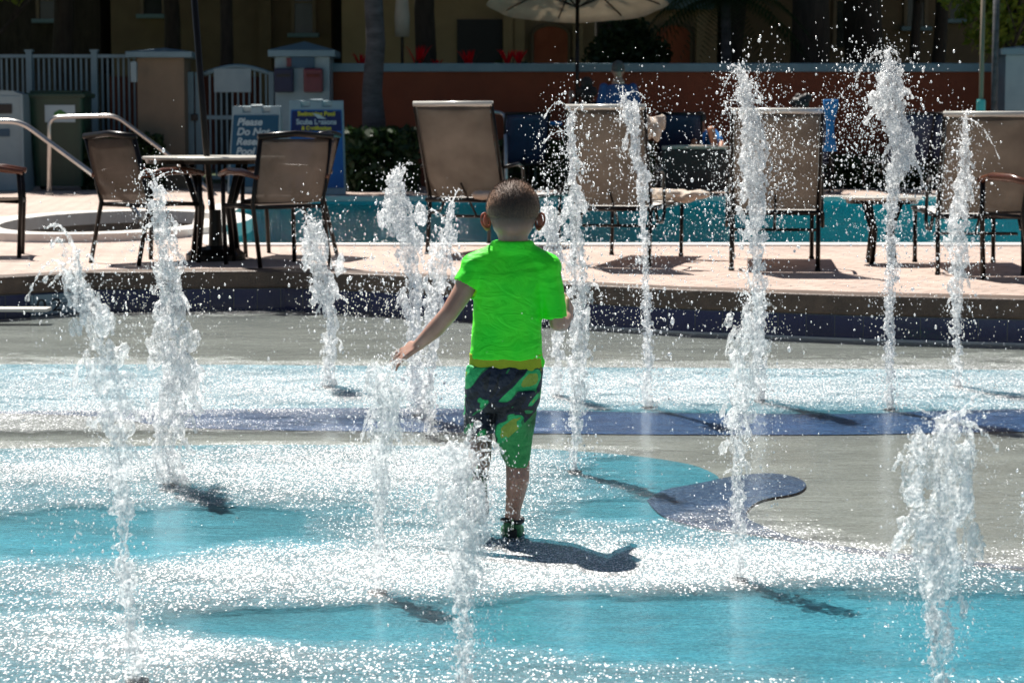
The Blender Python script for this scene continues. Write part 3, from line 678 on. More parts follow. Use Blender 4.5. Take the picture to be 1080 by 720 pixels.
# red flowers on the planting bed behind the wall
for i, (px, py, s, lb) in enumerate([(381, 66, .8, 'small red bromeliad just left of the grey trunk'), (441, 62, 1.15, 'largest red bromeliad above the wall between trunk and parasol'), (461, 69, .5, 'tiny red bromeliad right of the largest one'), (495, 65, 1.0, 'wide red bromeliad above the wall left of the parasol'), (535, 62, .8, 'red bromeliad with an upright spike left of the parasol pole'), (547, 62, .75, 'slim leaning red bromeliad nearest the parasol pole')]):
    c = P(px, 75, 33.8); t = empty('bromeliad', (c.x, c.y, DK)); tag(t, lb, 'flower', 'red bromeliads above the wall')
    q = P(px, py, 33.8).z - DK; V, F = [], []; gg = random.Random(i + 3)
    def blades(n, base, ht, w, spread):
        for k in range(n):
            a = gg.uniform(0, 6.28); d = Vector((math.cos(a), math.sin(a), 0)); e = Vector((-d.y, d.x, 0)); j = len(V); z0 = base
            for tt, ww in ((0, .6), (.5, 1), (.85, .5)):
                cc = d * (spread * tt ** 1.5) + Vector((0, 0, z0 + ht * tt)); V.extend([cc - e * w * ww, cc + e * w * ww])
            V.append(d * spread * 1.1 + Vector((0, 0, z0 + ht))); F.extend([(j, j + 1, j + 3, j + 2), (j + 2, j + 3, j + 5, j + 4), (j + 4, j + 5, j + 6, j + 6)])
    blades(20, q - .2 * s, .38 * s, .018, .2 * s)
    b = MB(); vv = [b.b.verts.new(v) for v in V]
    for fc in F:
        fc = list(dict.fromkeys(fc)); b.b.faces.new([vv[k] for k in fc])
    b.build('petals', M['petal_red'], t)
    leaf_cloud('leaves', [(0, 0, q - .35)], [(.3, .2, .25)], 120, .2, M['leaf_dark'], t, 60 + i)
# planting bed filler behind wall
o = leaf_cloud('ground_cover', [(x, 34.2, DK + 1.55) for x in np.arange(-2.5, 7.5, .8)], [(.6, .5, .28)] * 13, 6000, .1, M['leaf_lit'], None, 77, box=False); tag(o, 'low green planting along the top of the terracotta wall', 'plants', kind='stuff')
tag(MB().box((2.4, 34.3, DK + .6), (10.8, 1.8, 1.5)).build('planting_bed', M['bark']), kind='structure')

# ------------------------------------------------------------------ bins
def bin_():
    Y = 31.0; s = Y / FPX
    t = empty('white_bin', (P(6, 0, Y).x, Y, DK)); tag(t, 'pale blue white towel bin at the left edge', 'bin')
    h = P(0, 101, Y).z - DK; hh = 20 * s
    f = MB().box((0, .02, h / 2), (38 * s, .5, h), bev=.02); f.box((18.5 * s, .0, h / 2), (3 * s, .54, h + .04), bev=.01); f.build('body', M['white_paint'], t)
    pts = [(-19 * s, 0), (16 * s, 0)] + [(17 * s - 36 * s * k / 10, .02 + .05 * math.sin(math.pi * k / 10)) for k in range(11)]
    MB().extr(pts, -.22, .26, Matrix.Translation((0, 0, h))).build('lid', M['white_paint'], t)
    MB().box((1 * s, -.235, P(0, 115, Y).z - DK), (14 * s, .02, 10 * s), bev=.004).build('opening', M['black'], t)
    MB().box((-1 * s, -.235, P(0, 140, Y).z - DK), (12 * s, .02, 8 * s), bev=.004).build('label_plate', M['sign_teal'], t)
    t = empty('green_bin', (P(57, 0, 31.2).x, 31.2, DK)); tag(t, 'dark green wheeled recycling bin with a leaf sticker', 'bin')
    h = P(0, 103, 31.2).z - DK
    b = MB(); b.loft([((0, .3, .06), .36, .3, .25), ((0, .3, h * .6), .38, .33, .22), ((0, .3, h), .4, .36, .2)], 32); b.build('body', M['green_bin'], t, False)
    MB().box((0, .3, h + .03), (.86, .78, .07), bev=.02).box((0, .3, h + .08), (.74, .66, .04), bev=.015).build('lid', M['green_bin'], t)
    for sx in (-1, 1): MB().tube([(sx * .3, .55, .1), (sx * .36, .55, .1)], .1, 16).build('wheel', M['black'], t)
    st = MB().box((P(62, 0, 31.2).x - t.location.x, -.075, P(0, 120, 31.2).z - DK), (32 * s, .01, 18 * s), bev=.003).build('sticker', M['text_white'], t)
    lf = MB(); c0 = Vector((P(62, 0, 31.2).x - t.location.x, -.084, P(0, 121, 31.2).z - DK))
    for a in (0, 72, 144, 216, 288): lf.ball(c0 + Vector((math.cos(R(a + 18)) * .045, 0, math.sin(R(a + 18)) * .035)), (.045, .004, .035), 2)
    lf.build('leaf_mark', M['leaf_green'], st, True)
bin_()
# ------------------------------------------------------------------ A-frame signs
def aframe(px, Y, w, pyt, pyb, rz, name, label, panelmat, leanx=0):
    c = P(px, pyb, Y); t = empty(name, (c.x, Y, DK), rz); tag(t, label, 'sign', 'folding signs by the gate'); h = P(0, pyt, Y).z - DK
    tf = Matrix.Rotation(R(-12), 4, 'X'); W = w / 2
    fr = MB(); 
    fr.extr([(-W, 0), (W, 0), (W * .93, h), (W * .55, h), (W * .52, h - .09), (W * .2, h - .09), (W * .2, h - .02), (-W * .2, h - .02), (-W * .2, h - .09), (-W * .52, h - .09), (-W * .55, h), (-W * .93, h)], -.02, .02, tf).build('front_board', M['white_paint'], t, bevel=.006)
    hd = MB(); hd.tube([tf @ Vector(v) for v in ((-W * .2, 0, h - .1), (-W * .2, 0, h + .01), (W * .2, 0, h + .01), (W * .2, 0, h - .1))], .018, 6).build('handle', M['white_paint'], t)
    tb = Matrix.Translation((0, h * .42, 0)) @ Matrix.Rotation(R(12), 4, 'X')
    MB().extr([(-W, 0), (W, 0), (W * .93, h), (-W * .93, h)], -.02, .02, tb).build('rear_board', M['white_paint'], t)
    pn = MB().extr([(-W * .93, .09), (W * .93, .09), (W * .87, h - .13), (-W * .87, h - .13)], -.032, -.021, tf).build('poster', M[panelmat], t)
    return t, tf, h, W
t, tf, h, W = aframe(267, 29.6, .72, 110, 193, R(-8), 'folding_sign', 'teal folding sign with pale lettering asking guests not to reserve', 'sign_teal')
for k, s in enumerate(['Please', 'Do Not', 'Reserve', 'Pool']):
    text(s, .14, M['text_white'], t, tf @ Vector((-W * .72, -.036, h - .27 - k * .135)), rot=(R(90) - R(12), 0, 0), shear=.2, bold=.004, align='LEFT')
t, tf, h, W = aframe(334, 29.2, .78, 104, 193, R(4), 'folding_sign', 'bright blue folding sign advertising scuba lessons', 'sign_blue')
MB().extr([(-W * .86, h - .42), (W * .86, h - .42), (W * .83, h - .15), (-W * .83, h - .15)], -.04, -.034, tf).build('header_panel', M['sign_navy'], t)
for s, z, sz, mt in (('Swimming Pool', h - .215, .085, 'text_yellow'), ('Scuba Lessons', h - .33, .1, 'text_white'), ('& Certification', h - .405, .07, 'text_yellow')):
    text(s, sz, M[mt], t, tf @ Vector((0, -.046, z)), rot=(R(90) - R(12), 0, 0), bold=.003, xs=.95 if sz < .09 else .93)
dv = MB().extr([(-.05, h - .18), (.04, h - .2), (.14, h - .26), (.02, h - .25)], -.05, -.047, tf).build('diver_mark', M['text_white'], t)
# ------------------------------------------------------------------ pool rails
def tube_px(name, label, pts, r, cat='handrail', base=True):
    W_ = [P(x, y, Y) for x, y, Y in pts]; c = Vector((W_[0].x, W_[0].y, DK)); t = empty(name, c); tag(t, label, cat)
    sm = []
    for i in range(len(W_)):
        if 0 < i < len(W_) - 1:
            p, a, b = W_[i], W_[i - 1], W_[i + 1]; d = min((p - a).length, (p - b).length, .25) * .5
            A_ = p + (a - p).normalized() * d; B_ = p + (b - p).normalized() * d
            for k in range(6): u = k / 5; sm.append(A_ * (1 - u) ** 2 + p * 2 * u * (1 - u) + B_ * u * u)
        else: sm.append(W_[i])
    MB().tube([p - c for p in sm], r, 10).build('rail', M['steel'], t, True)
    fl = MB(); seen = 0
    for p in (W_[0], W_[-1]):
        if abs(p.z - DK) < .2: fl.tube([(p.x - c.x, p.y - c.y, 0), (p.x - c.x, p.y - c.y, .03)], r * 2, 12); seen = 1
    if seen: fl.build('flange', M['steel'], t)
    else: fl.b.free()
YR = 21.6
tube_px('pool_handrail', 'near steel handrail sloping down from the left edge into the spa', [(-60, 128 + 103, YR), (-60, 128, YR), (22, 128, YR), (101, 186, YR), (141, 218, YR), (150, 236, YR)], .026)
tube_px('pool_handrail', 'far steel handrail with a rounded corner in front of the green bin', [(52, 202, 29), (52, 124, 29), (122, 122, 29), (176, 162, 29), (236, 214, 29), (240, 230, 28.2)], .028)
tube_px('pool_handrail', 'upright steel rail behind the central lounger', [(506, 200, 29.3), (506, 117, 29.3), (533, 119, 29.3), (534, 205, 28.5)], .024)

# ------------------------------------------------------------------ loungers
def make_lounger(label, sl='sling', rec=68, group='tan sling loungers along the near edge of the pool'):
    t = empty('sun_lounger'); tag(t, label, 'sun lounger', group)
    w = .29
    for sx in (-1, 1):
        MB().tube([(sx * w, .95, .40), (sx * w, .92, .02)], .016, 8).tube([(sx * w, .92, .02), (sx * w, .92, 0)], .02, 8).build('leg', M['frame'], t, True)
        MB().tube([(sx * w, -.3, .40), (sx * w, -.36, .02)], .016, 8).tube([(sx * w, -.36, .02), (sx * w, -.36, 0)], .02, 8).build('leg', M['frame'], t, True)
        arm = [(sx * (w + .03), -.28, .40), (sx * (w + .035), -.2, .30), (sx * (w + .035), -.02, .30), (sx * (w + .035), .05, .36), (sx * (w + .035), .0, .63), (sx * (w + .035), -.1, .66), (sx * (w + .035), -.38, .64)]
        MB().tube(arm, .013, 8).build('armrest', M['frame'], t, True)
    MB().tube([(-w, -.36, .4), (-w, 1.1, .4), (w, 1.1, .4), (w, -.36, .4), (-w, -.36, .4)], .018, 8).build('seat_frame', M['frame'], t, True)
    MB().box((0, .4, .405), (w * 2 - .02, 1.36, .012), bev=.004).build('seat', M['curb_white'] if sl == 'sling' else M[sl], t)  # near loungers: sun on the seat is put into a white colour
    c, s = math.cos(R(rec)), math.sin(R(rec)); L = .74; y0 = -.3
    tp_ = [(sx, y0 - c * L, .4 + s * L) for sx in (-w - .005, w + .005)]
    MB().tube([(-w, y0, .41), tp_[0], tp_[1], (w, y0, .41)], .017, 8).build('back_frame', M['frame'], t, True)
    MB().tube([(-w - .012, y0 - c * L, .405 + s * L), (w + .012, y0 - c * L, .405 + s * L)], .021, 10).build('top_bar', M['table_top'] if sl == 'sling' else M['frame'], t, True)  # near loungers: lit top edge of the dark frame is painted pale
    bs = MB(); n = 8; rows = []
    for i in range(n + 1):
        u = i / n; sag = -.02 * math.sin(math.pi * u)
        rows.append([bs.b.verts.new((x, y0 - c * L * u + sag - .012 * (1 - (x / w) ** 2), .42 + (s * L - .03) * u)) for x in (-w + .012, -w * .5, 0, w * .5, w - .012)])
    for a, b in zip(rows, rows[1:]):
        for k in range(4): bs.b.faces.new((a[k], a[k + 1], b[k + 1], b[k]))
    o = bs.build('backrest', M[sl], t, True); m = o.modifiers.new('t', 'SOLIDIFY'); m.thickness = .003
    MB().tube([(-w, -.1, .27), (w, -.1, .27)], .011, 8).build('crossbar', M['frame'], t, True)
    MB().tube([(0, -.1, .27), (0, -.42, .52)], .009, 6).build('recline_strut', M['frame'], t)
    return t
L1 = make_lounger('tan sling lounger standing alone behind the boy, nearest the blue sign')
L1.location = (P(508, 200, 16.2).x, 16.2, DK); L1.rotation_euler = (0, 0, R(-20))
L2 = copy_tree(L1, (P(656, 200, 14.9).x, 14.9, DK), R(-14), 'tan sling lounger with a crumpled beige towel on its seat, right of the boy')
L3 = copy_tree(L1, (P(817, 200, 14.5).x, 14.5, DK), R(-6), 'tan sling lounger with a blue towel hanging at its right side')
L4 = copy_tree(L1, (P(1031, 200, 14.0).x, 14.1, DK), R(-4), 'tan sling lounger at the far right behind the rightmost tall jet')
L5 = make_lounger('navy sling lounger on the far deck behind the central handrail', 'navy', 66, 'navy loungers on the far side of the pool')
L5.location = (P(548, 0, 30).x, 29.6, DK); L5.rotation_euler = (0, 0, R(10))
for px, lb in ((720, 'navy lounger behind the wicker sofa across the pool'), (858, 'navy lounger across the pool with a black bag over its top'), (956, 'navy lounger across the pool behind the tallest jet'), (1012, 'navy lounger across the pool near the thin poles')):
    copy_tree(L5, (P(px, 0, 30).x, 30.2, DK), R(rnd.uniform(-15, 15)), lb)
L2.scale = (.88, 1, .97); L3.scale = (.96, 1, .945); L4.scale = (.92, 1, .925)
# things on the loungers
def lump(name, label, cat, c, r, mat, seed, flat=.4):
    g = random.Random(seed); b = MB()
    for k in range(9): b.ball(Vector(c) + Vector((g.uniform(-1, 1) * r[0], g.uniform(-1, 1) * r[1], g.uniform(-.3, .6) * r[2])), (r[0] * .5, r[1] * .5, r[2] * .7), 2)
    o = fuse(b, name, M[mat], .012, smooth_it=3, disp=[(.05, .03)]); tag(o, label, cat); return o
c = P(715, 199, 15.4); lump('towel', 'crumpled beige towel lying on the lounger seat right of the boy', 'towel', (c.x, c.y, DK + .44), (.2, .15, .05), 'towel_beige', 3)
c = P(527, 197, 15.9); lump('towel', 'folded pale towel on the seat of the lounger behind the boy', 'towel', (c.x - .03, c.y, DK + .44), (.15, .2, .045), 'towel_beige', 4)
c = P(691, 137, 14.55); lump('head_cushion', 'small beige cushion hung on the upper corner of a lounger back', 'cushion', (c.x, 14.6, c.z), (.06, .05, .09), 'towel_beige', 5)
c0, c1 = P(876, 105, 13.8), P(873, 160, 13.8)
tw = MB(); rows = []
for i in range(9):
    u = i / 8; z = c0.z * (1 - u) + c1.z * u; rows.append([tw.b.verts.new((c0.x + dx + .012 * math.sin(u * 5 + dx * 40), 13.8 + dy, z)) for dx, dy in ((-.035, 0), (0, .02 * math.sin(u * 4)), (.035, .015))])
for a, b in zip(rows, rows[1:]):
    for k in range(2): tw.b.faces.new((a[k], a[k + 1], b[k + 1], b[k]))
o = tw.build('hanging_towel', M['towel_blue'], None, True); m = o.modifiers.new('s', 'SOLIDIFY'); m.thickness = .018; tag(o, 'bright blue towel hanging beside a tan lounger back', 'towel')
c = P(848, 108, 29.9); lump('bag', 'black bag hung over the top of a lounger across the pool', 'bag', (c.x, 29.8, c.z), (.14, .1, .1), 'black', 7)
# ------------------------------------------------------------------ tables and chairs
def make_chair(label):
    t = empty('patio_chair'); tag(t, label, 'chair', 'brown sling chairs round the patio table'); w = .26
    for sx in (-1, 1):
        MB().tube([(sx * w, .22, 0), (sx * (w + .005), .24, .40), (sx * (w + .01), .23, .6)], .016, 8).build('leg', M['frame'], t, True)
        MB().tube([(sx * w, -.30, 0), (sx * w, -.2, .42), (sx * w, -.32, .86)], .016, 8).build('leg', M['frame'], t, True)
        am = MB(); am.tube([(sx * (w + .015), .26, .61), (sx * (w + .025), .1, .635), (sx * (w + .02), -.1, .63), (sx * (w + .0), -.27, .6)], [.02, .025, .025, .016], 8); am.build('armrest', M['armrest'], t, True)
    MB().tube([(-w, .24, .4), (w, .24, .4), (w, -.2, .4), (-w, -.2, .4), (-w, .24, .4)], .015, 8).build('seat_frame', M['frame'], t, True)
    MB().box((0, .02, .405), (w * 2 - .02, .44, .01)).build('seat', M['sling_dark'], t)
    bs = MB(); rows = []
    for i in range(7):
        u = i / 6; rows.append([bs.b.verts.new((x, -.205 - .115 * u - .015 * (1 - (x / w) ** 2) - .015 * math.sin(math.pi * u), .43 + .42 * u)) for x in (-w + .01, -w * .5, 0, w * .5, w - .01)])
    for a, b in zip(rows, rows[1:]):
        for k in range(4): bs.b.faces.new((a[k], a[k + 1], b[k + 1], b[k]))
    o = bs.build('backrest', M['sling_dark'], t, True); m = o.modifiers.new('t', 'SOLIDIFY'); m.thickness = .003
    MB().tube([(-w - .015, -.32, .865), (0, -.325, .885), (w + .015, -.32, .865)], .022, 10).build('top_rail', M['frame'], t, True); return t
TX = P(224, 0, 15.3).x
C1 = make_chair('brown sling chair at the left side of the patio table'); C1.location = (P(153, 0, 15.0).x, 15.0, DK); C1.rotation_euler = (0, 0, R(-42))
C2 = copy_tree(C1, (P(288, 0, 14.8).x, 14.75, DK), R(33), 'brown sling chair with its back to us in front of the scuba sign')
C3 = copy_tree(C1, (P(298, 0, 15.7).x, 15.8, DK), R(78), 'brown sling chair half hidden behind the one at the right of the table')
C5 = copy_tree(C1, (P(1104, 0, 13.2).x, 13.2, DK), R(20), 'brown sling chair cut off by the right edge')
C6 = copy_tree(C1, (P(-14, 0, 15.8).x, 15.7, DK), R(-80), 'brown sling chair cut off by the left edge')
def make_table(loc, label, r, h, pole=False):
    t = empty('patio_table', loc); tag(t, label, 'table')
    MB().loft([((0, 0, h - .022), r - .01, r - .01), ((0, 0, h - .016), r, r), ((0, 0, h - .004), r, r), ((0, 0, h), r - .008, r - .008)], 48).build('table_top', M['table_top'], t)
    MB().loft([((0, 0, h - .05), r - .03, r - .03), ((0, 0, h - .023), r - .02, r - .02)], 40).build('rim', M['frame'], t)
    for k in range(4):
        a = math.pi / 4 + k * math.pi / 2; c, s = math.cos(a), math.sin(a)
        MB().tube([(c * r * .55, s * r * .55, h - .05), (c * r * .3, s * r * .3, h * .5), (c * r * .4, s * r * .4, 0)], .02, 8).build('leg', M['frame'], t, True)
    if pole:
        MB().loft([((0, 0, 0), .21, .21), ((0, 0, .04), .21, .21), ((0, 0, .08), .16, .16), ((0, 0, .1), .05, .05), ((0, 0, .35), .04, .04)], 32).build('weight_base', M['frame'], t)
    return t
make_table((TX, 15.3, DK), 'round patio table with bright sunlit rim between brown chairs at the left', .5, .725, True)
make_table((P(934, 0, 14.9).x, 14.9, DK), 'low round side table between the two right loungers', .27, .46)
# furled parasol rising from the left table
t = empty('furled_parasol', (TX - .06, 15.3, DK)); tag(t, 'furled table parasol whose thin dark pole rises from the left patio table', 'parasol')
MB().tube([(.06, 0, .1), (.0, 0, .8), (-.13, 0, 2.8)], .023, 10).build('pole', M['frame'], t, True)
cb = MB(); cb.loft([((-.08, 0, 1.95), .05, .05), ((-.085, 0, 2.1), .09, .09), ((-.1, 0, 2.3), .08, .08), ((-.12, 0, 2.7), .04, .04), ((-.13, 0, 2.8), .01, .01)], 16); cb.build('canopy', M['canvas'], t)
# big parasol at top centre
BY = 31.2; t = empty('open_parasol', (P(609, 0, BY).x, BY, DK)); tag(t, 'large open pale parasol with dark ribs above the man in blue', 'parasol')
Zp = lambda py: P(0, py, BY).z - DK; Xp = lambda px: (px - 609) * BY / FPX
MB().tube([(0, 0, 0), (0, 0, Zp(-30))], .028, 12).build('pole', M['frame'], t, True)
MB().loft([((0, 0, 0), .3, .3), ((0, 0, .06), .3, .3), ((0, 0, .1), .1, .1)], 24).build('base', M['frame'], t)
rim, apex, rr_ = Zp(0), Zp(-27), Xp(704)
cn = MB(); n = 48; rings = []
for u in (0.03, .25, .5, .75, .93, 1.0):
    ring = []
    for k in range(n):
        a = 2 * math.pi * k / n; f_ = 1 - .05 * (.5 - .5 * math.cos(a * 8)) * u; z = apex + (rim - apex) * (u ** 1.2) - .05 * (.5 - .5 * math.cos(8 * a)) * u * 0
        ring.append(cn.b.verts.new((math.cos(a) * rr_ * u * f_, math.sin(a) * rr_ * u * f_, z - (.07 if u == 1.0 else 0))))
    rings.append(ring)
for a, b in zip(rings, rings[1:]):
    for k in range(n): cn.b.faces.new((a[k], a[(k + 1) % n], b[(k + 1) % n], b[k]))
o = cn.build('canopy', M['canvas'], t, True); m = o.modifiers.new('s', 'SOLIDIFY'); m.thickness = .004
for k in range(8):
    a = 2 * math.pi * k / 8 + .2; c, s = math.cos(a), math.sin(a)
    MB().tube([(c * .03, s * .03, apex - .03), (c * rr_ * .5, s * rr_ * .5, apex + (rim - apex) * .44 - .03), (c * rr_ * .98, s * rr_ * .98, rim - .03)], .012, 6).build('rib', M['frame'], t)
    MB().tube([(c * .03, s * .03, rim - .1), (c * rr_ * .5, s * rr_ * .5, apex + (rim - apex) * .44 - .03)], .01, 6).build('strut', M['frame'], t)
tilt = Matrix.Translation((0, 0, rim)) @ Matrix.Rotation(R(-9), 4, 'X') @ Matrix.Translation((0, 0, -rim))
for ch in t.children:
    if ch.name.split('.')[0] in ('canopy', 'rib', 'strut'): ch.data.transform(tilt)
# hanging furled parasol near the grey trunk, thin poles at right
t = empty('furled_parasol', (P(424, 0, 34.6).x, 34.6, DK)); tag(t, 'furled pale canvas parasol beside the grey trunk at the top', 'parasol')
MB().tube([(0, 0, 0), (0, 0, 3.6)], .025, 8).build('pole', M['frame'], t)
z0 = P(0, 39, 34.6).z - DK; MB().loft([((0, 0, z0), .11, .11), ((0, 0, z0 + .3), .12, .12), ((0, 0, z0 + .9), .07, .07), ((0, 0, z0 + 1.3), .02, .02)], 16).build('canopy', M['canvas'], t, True)
for px, lb, w_, cl in ((1037, 'thin pale pole with a teal collar above the right lounger', .03, 1), (1051, 'thicker grey pole beside the one with the teal collar', .045, 0)):
    Y = 28.9 + (0 if cl else 1.2); t = empty('pole', (P(px, 0, Y).x, Y, DK)); tag(t, lb, 'pole')
    MB().tube([(0, 0, 0), (0, 0, 3.2)], w_, 12).build('shaft', M['bark_grey'] if not cl else M['tan_stucco'], t, True)
    MB().loft([((0, 0, 3.15), w_ * 1.5, w_ * 1.5), ((0, 0, 3.22), w_ * 1.5, w_ * 1.5), ((0, 0, 3.26), w_ * .5, w_ * .5)], 16).build('finial', M['steel'], t)
    if cl:
        z = P(0, 113, Y).z - DK; MB().loft([((0, 0, z - .1), .05, .05), ((0, 0, z - .09), .06, .06), ((0, 0, z + .08), .06, .06), ((0, 0, z + .1), .05, .05)], 16).build('collar', M['teal_plastic'], t)
# wicker sofa and drinks table across the pool
c = P(733, 0, 29.4); t = empty('wicker_sofa', (c.x, 29.2, DK)); tag(t, 'dark brown wicker sofa seen from behind across the pool', 'sofa')
hs = P(0, 157, 29.3).z - DK
MB().box((0, .05, hs / 2 + .02), (.9, .12, hs - .04), bev=.03).build('backrest', M['wicker'], t)
MB().box((0, .45, .25), (.9, .7, .3), bev=.03).build('seat', M['wicker'], t)
for sx in (-1, 1): MB().box((sx * .43, .45, .3), (.1, .7, .5), bev=.03).build('armrest', M['wicker'], t)
MB().tube([(-.44, .03, hs + .01), (-.2, .02, hs + .025), (.2, .02, hs + .02), (.44, .03, hs + .005)], .028, 8).build('top_edge', M['towel_beige'], t, True)
c = P(581, 134, 29.6); t = empty('side_table', (c.x, 29.6, DK)); tag(t, 'small dark side table across the pool right of the steel rail', 'table'); hh = c.z - DK
MB().box((0, 0, hh), (.5, .4, .03), bev=.005).build('table_top', M['frame'], t)
for sx in (-1, 1):
    for sy in (-1, 1): MB().box((sx * .21, sy * .16, hh / 2), (.035, .035, hh)).build('leg', M['frame'], t)
o = MB().box((c.x, 29.6, c.z + .045), (.3, .25, .055), bev=.02).build('folded_towel', M['towel_blue']); tag(o, 'folded pale blue towel on the dark side table across the pool', 'towel')

# ------------------------------------------------------------------ people
def hand(b, wrist, d, back, L, side, curl=.35, spread=.22, r=.0062):
    """palm and five fingers added to b. d: towards the fingers, back: out of the back of the hand"""
    d = Vector(d).normalized(); back = Vector(back); back = (back - d * back.dot(d)).normalized(); lat = d.cross(back).normalized() * side
    w = Vector(wrist)
    for k in range(4):
        o = (k - 1.5) * L * .12
        b.limb([w + lat * o * .55, w + d * L * .45 + lat * o], [r * 1.7, r * 1.45], .5)
    for k, fl in enumerate((.9, 1.0, .95, .75)):
        p = w + d * L * .45 + lat * (1.5 - k) * L * .12; q = [p]; a = 0; sp = (1.5 - k) * spread * .5
        for j, sg in enumerate((.24, .17, .13)):
            a += curl * (.6 if j == 0 else 1); dd = (d * math.cos(a) - back * math.sin(a) + lat * math.sin(sp)).normalized(); q.append(q[-1] + dd * L * sg * fl)
        b.limb(q, [r * 1.08, r, r * .92, r * .8], .5)
    p = w + d * L * .1 + lat * L * .2; q = [w + d * L * .06 + lat * L * .1, p + d * L * .1 + lat * L * .06, p + d * L * .28 + lat * L * .13 - back * L * .08, p + d * L * .42 + lat * L * .13 - back * L * .14]
    b.limb(q, [r * 1.6, r * 1.35, r * 1.1, r * .9], .5)
BYY = 6.3
bp = lambda px, py, dy=0: P(px, py, BYY + dy)
boy = empty('boy', G(540, 573)); 
tag(boy, 'boy in a neon green shirt and camouflage shorts running away through the jets', 'person')
off = boy.location
def bl(px, py, dy=0): return bp(px, py, dy) - off
def skin_boy():
    m, nt, out = newmat('boy_skin'); L = nt.links.new; co = coord(nt)
    b = N(nt, 'ShaderNodeBsdfPrincipled'); b.inputs['Roughness'].default_value = .42
    n = N(nt, 'ShaderNodeTexNoise', Scale=18, Detail=5); L(co, n.inputs['Vector']); base = ramp(nt, n.outputs['Fac'], [(.3, (.40, .22, .16)), (.7, (.52, .31, .235))])
    sp = N(nt, 'ShaderNodeSeparateXYZ'); L(co, sp.inputs[0])
    # close-cropped hair fades into the nape
    zt = bl(540, 230).z; zb = bl(540, 252).z
    mr = N(nt, 'ShaderNodeMapRange'); L(sp.outputs[2], mr.inputs[0]); mr.inputs[1].default_value = zb; mr.inputs[2].default_value = zt; mr.inputs[3].default_value = 0; mr.inputs[4].default_value = .97
    gt = N(nt, 'ShaderNodeMath', operation='LESS_THAN'); L(sp.outputs[1], gt.inputs[0]); gt.inputs[1].default_value = .085
    ml = N(nt, 'ShaderNodeMath', operation='MULTIPLY'); L(mr.outputs[0], ml.inputs[0]); L(gt.outputs[0], ml.inputs[1])
    mx = N(nt, 'ShaderNodeMix', data_type='RGBA'); L(ml.outputs[0], mx.inputs['Factor']); L(base, mx.inputs['A']); mx.inputs['B'].default_value = (.06, .035, .024, 1)
    L(mx.outputs['Result'], b.inputs['Base Color']); b.inputs['Subsurface Weight'].default_value = .3; b.inputs['Subsurface Radius'].default_value = (.02, .007, .003); b.inputs['Subsurface Scale'].default_value = .5
    L(b.outputs[0], out.inputs[0]); return m
M['boy_skin'] = skin_boy()
M['ear_skin'] = pm('ear_skin', (.5, .2, .13), .45, (.42, .14, .09), 30, trans=.45)  # redder than the body: backlit glow partly put into the colour
b = MB(); HY = .035
hc = bl(541, 222, HY)
b.ball(hc + Vector((0, .0, .004)), (.0725, .087, .08), 4); b.ball(hc + Vector((0, -.012, -.03)), (.062, .068, .058), 3)
b.ball(hc + Vector((0, .03, -.055)), (.05, .055, .05), 3); b.ball(hc + Vector((0, .055, -.075)), (.03, .03, .024), 3)   # jaw and chin
b.ball(hc + Vector((0, .092, -.03)), (.011, .014, .016), 2); b.ball(hc + Vector((0, .086, -.012)), (.009, .01, .02), 2)  # nose
for sx in (-1, 1): b.ball(hc + Vector((sx * .034, .064, -.038)), (.026, .022, .024), 2)
for sx in (-1, 1): b.ball(hc + Vector((sx * .013, .084, -.061)), (.014, .009, .005), 2)                                   # lips
b.limb([bl(541, 244, .02), bl(541, 260, .018), bl(540, 274, .022)], [.046, .045, .04])
# torso
ty = .02
b.limb([bl(510, 280, ty), bl(572, 281, ty)], [.038, .038]); b.limb([bl(523, 300, ty), bl(552, 300, ty)], [.052, .052]); b.limb([bl(521, 345, ty), bl(547, 345, ty)], [.05, .05]); b.limb([bl(517, 395, ty), bl(548, 395, ty)], [.052, .052])
b.limb([bl(537, 285, ty), bl(535, 395, ty)], [.052, .05])
# arms
SL, EL, WL = bl(500, 284, .015), bl(474, 330, -.005), bl(441, 364, .02)
b.limb([SL, bl(488, 308, .005), EL, bl(459, 347, .005), WL], [.036, .031, .027, .0265, .0175]); dv_ = WL - EL
hand(b, WL, (WL - EL).normalized() + Vector((-.25, .0, .16)), (-.25, -.55, .8), .112, 1, .22, .5, .0058)
SR, ER, WR = bl(580, 285, .015), bl(588, 340, .015), bl(598, 334, .125)
b.limb([SR, bl(585, 312, .01), ER, bl(592, 341, .06), WR], [.034, .028, .026, .025, .0175])
hand(b, WR, (.12, .5, .55), (.8, -.3, .1), .108, 1, .75, .3, .0062)
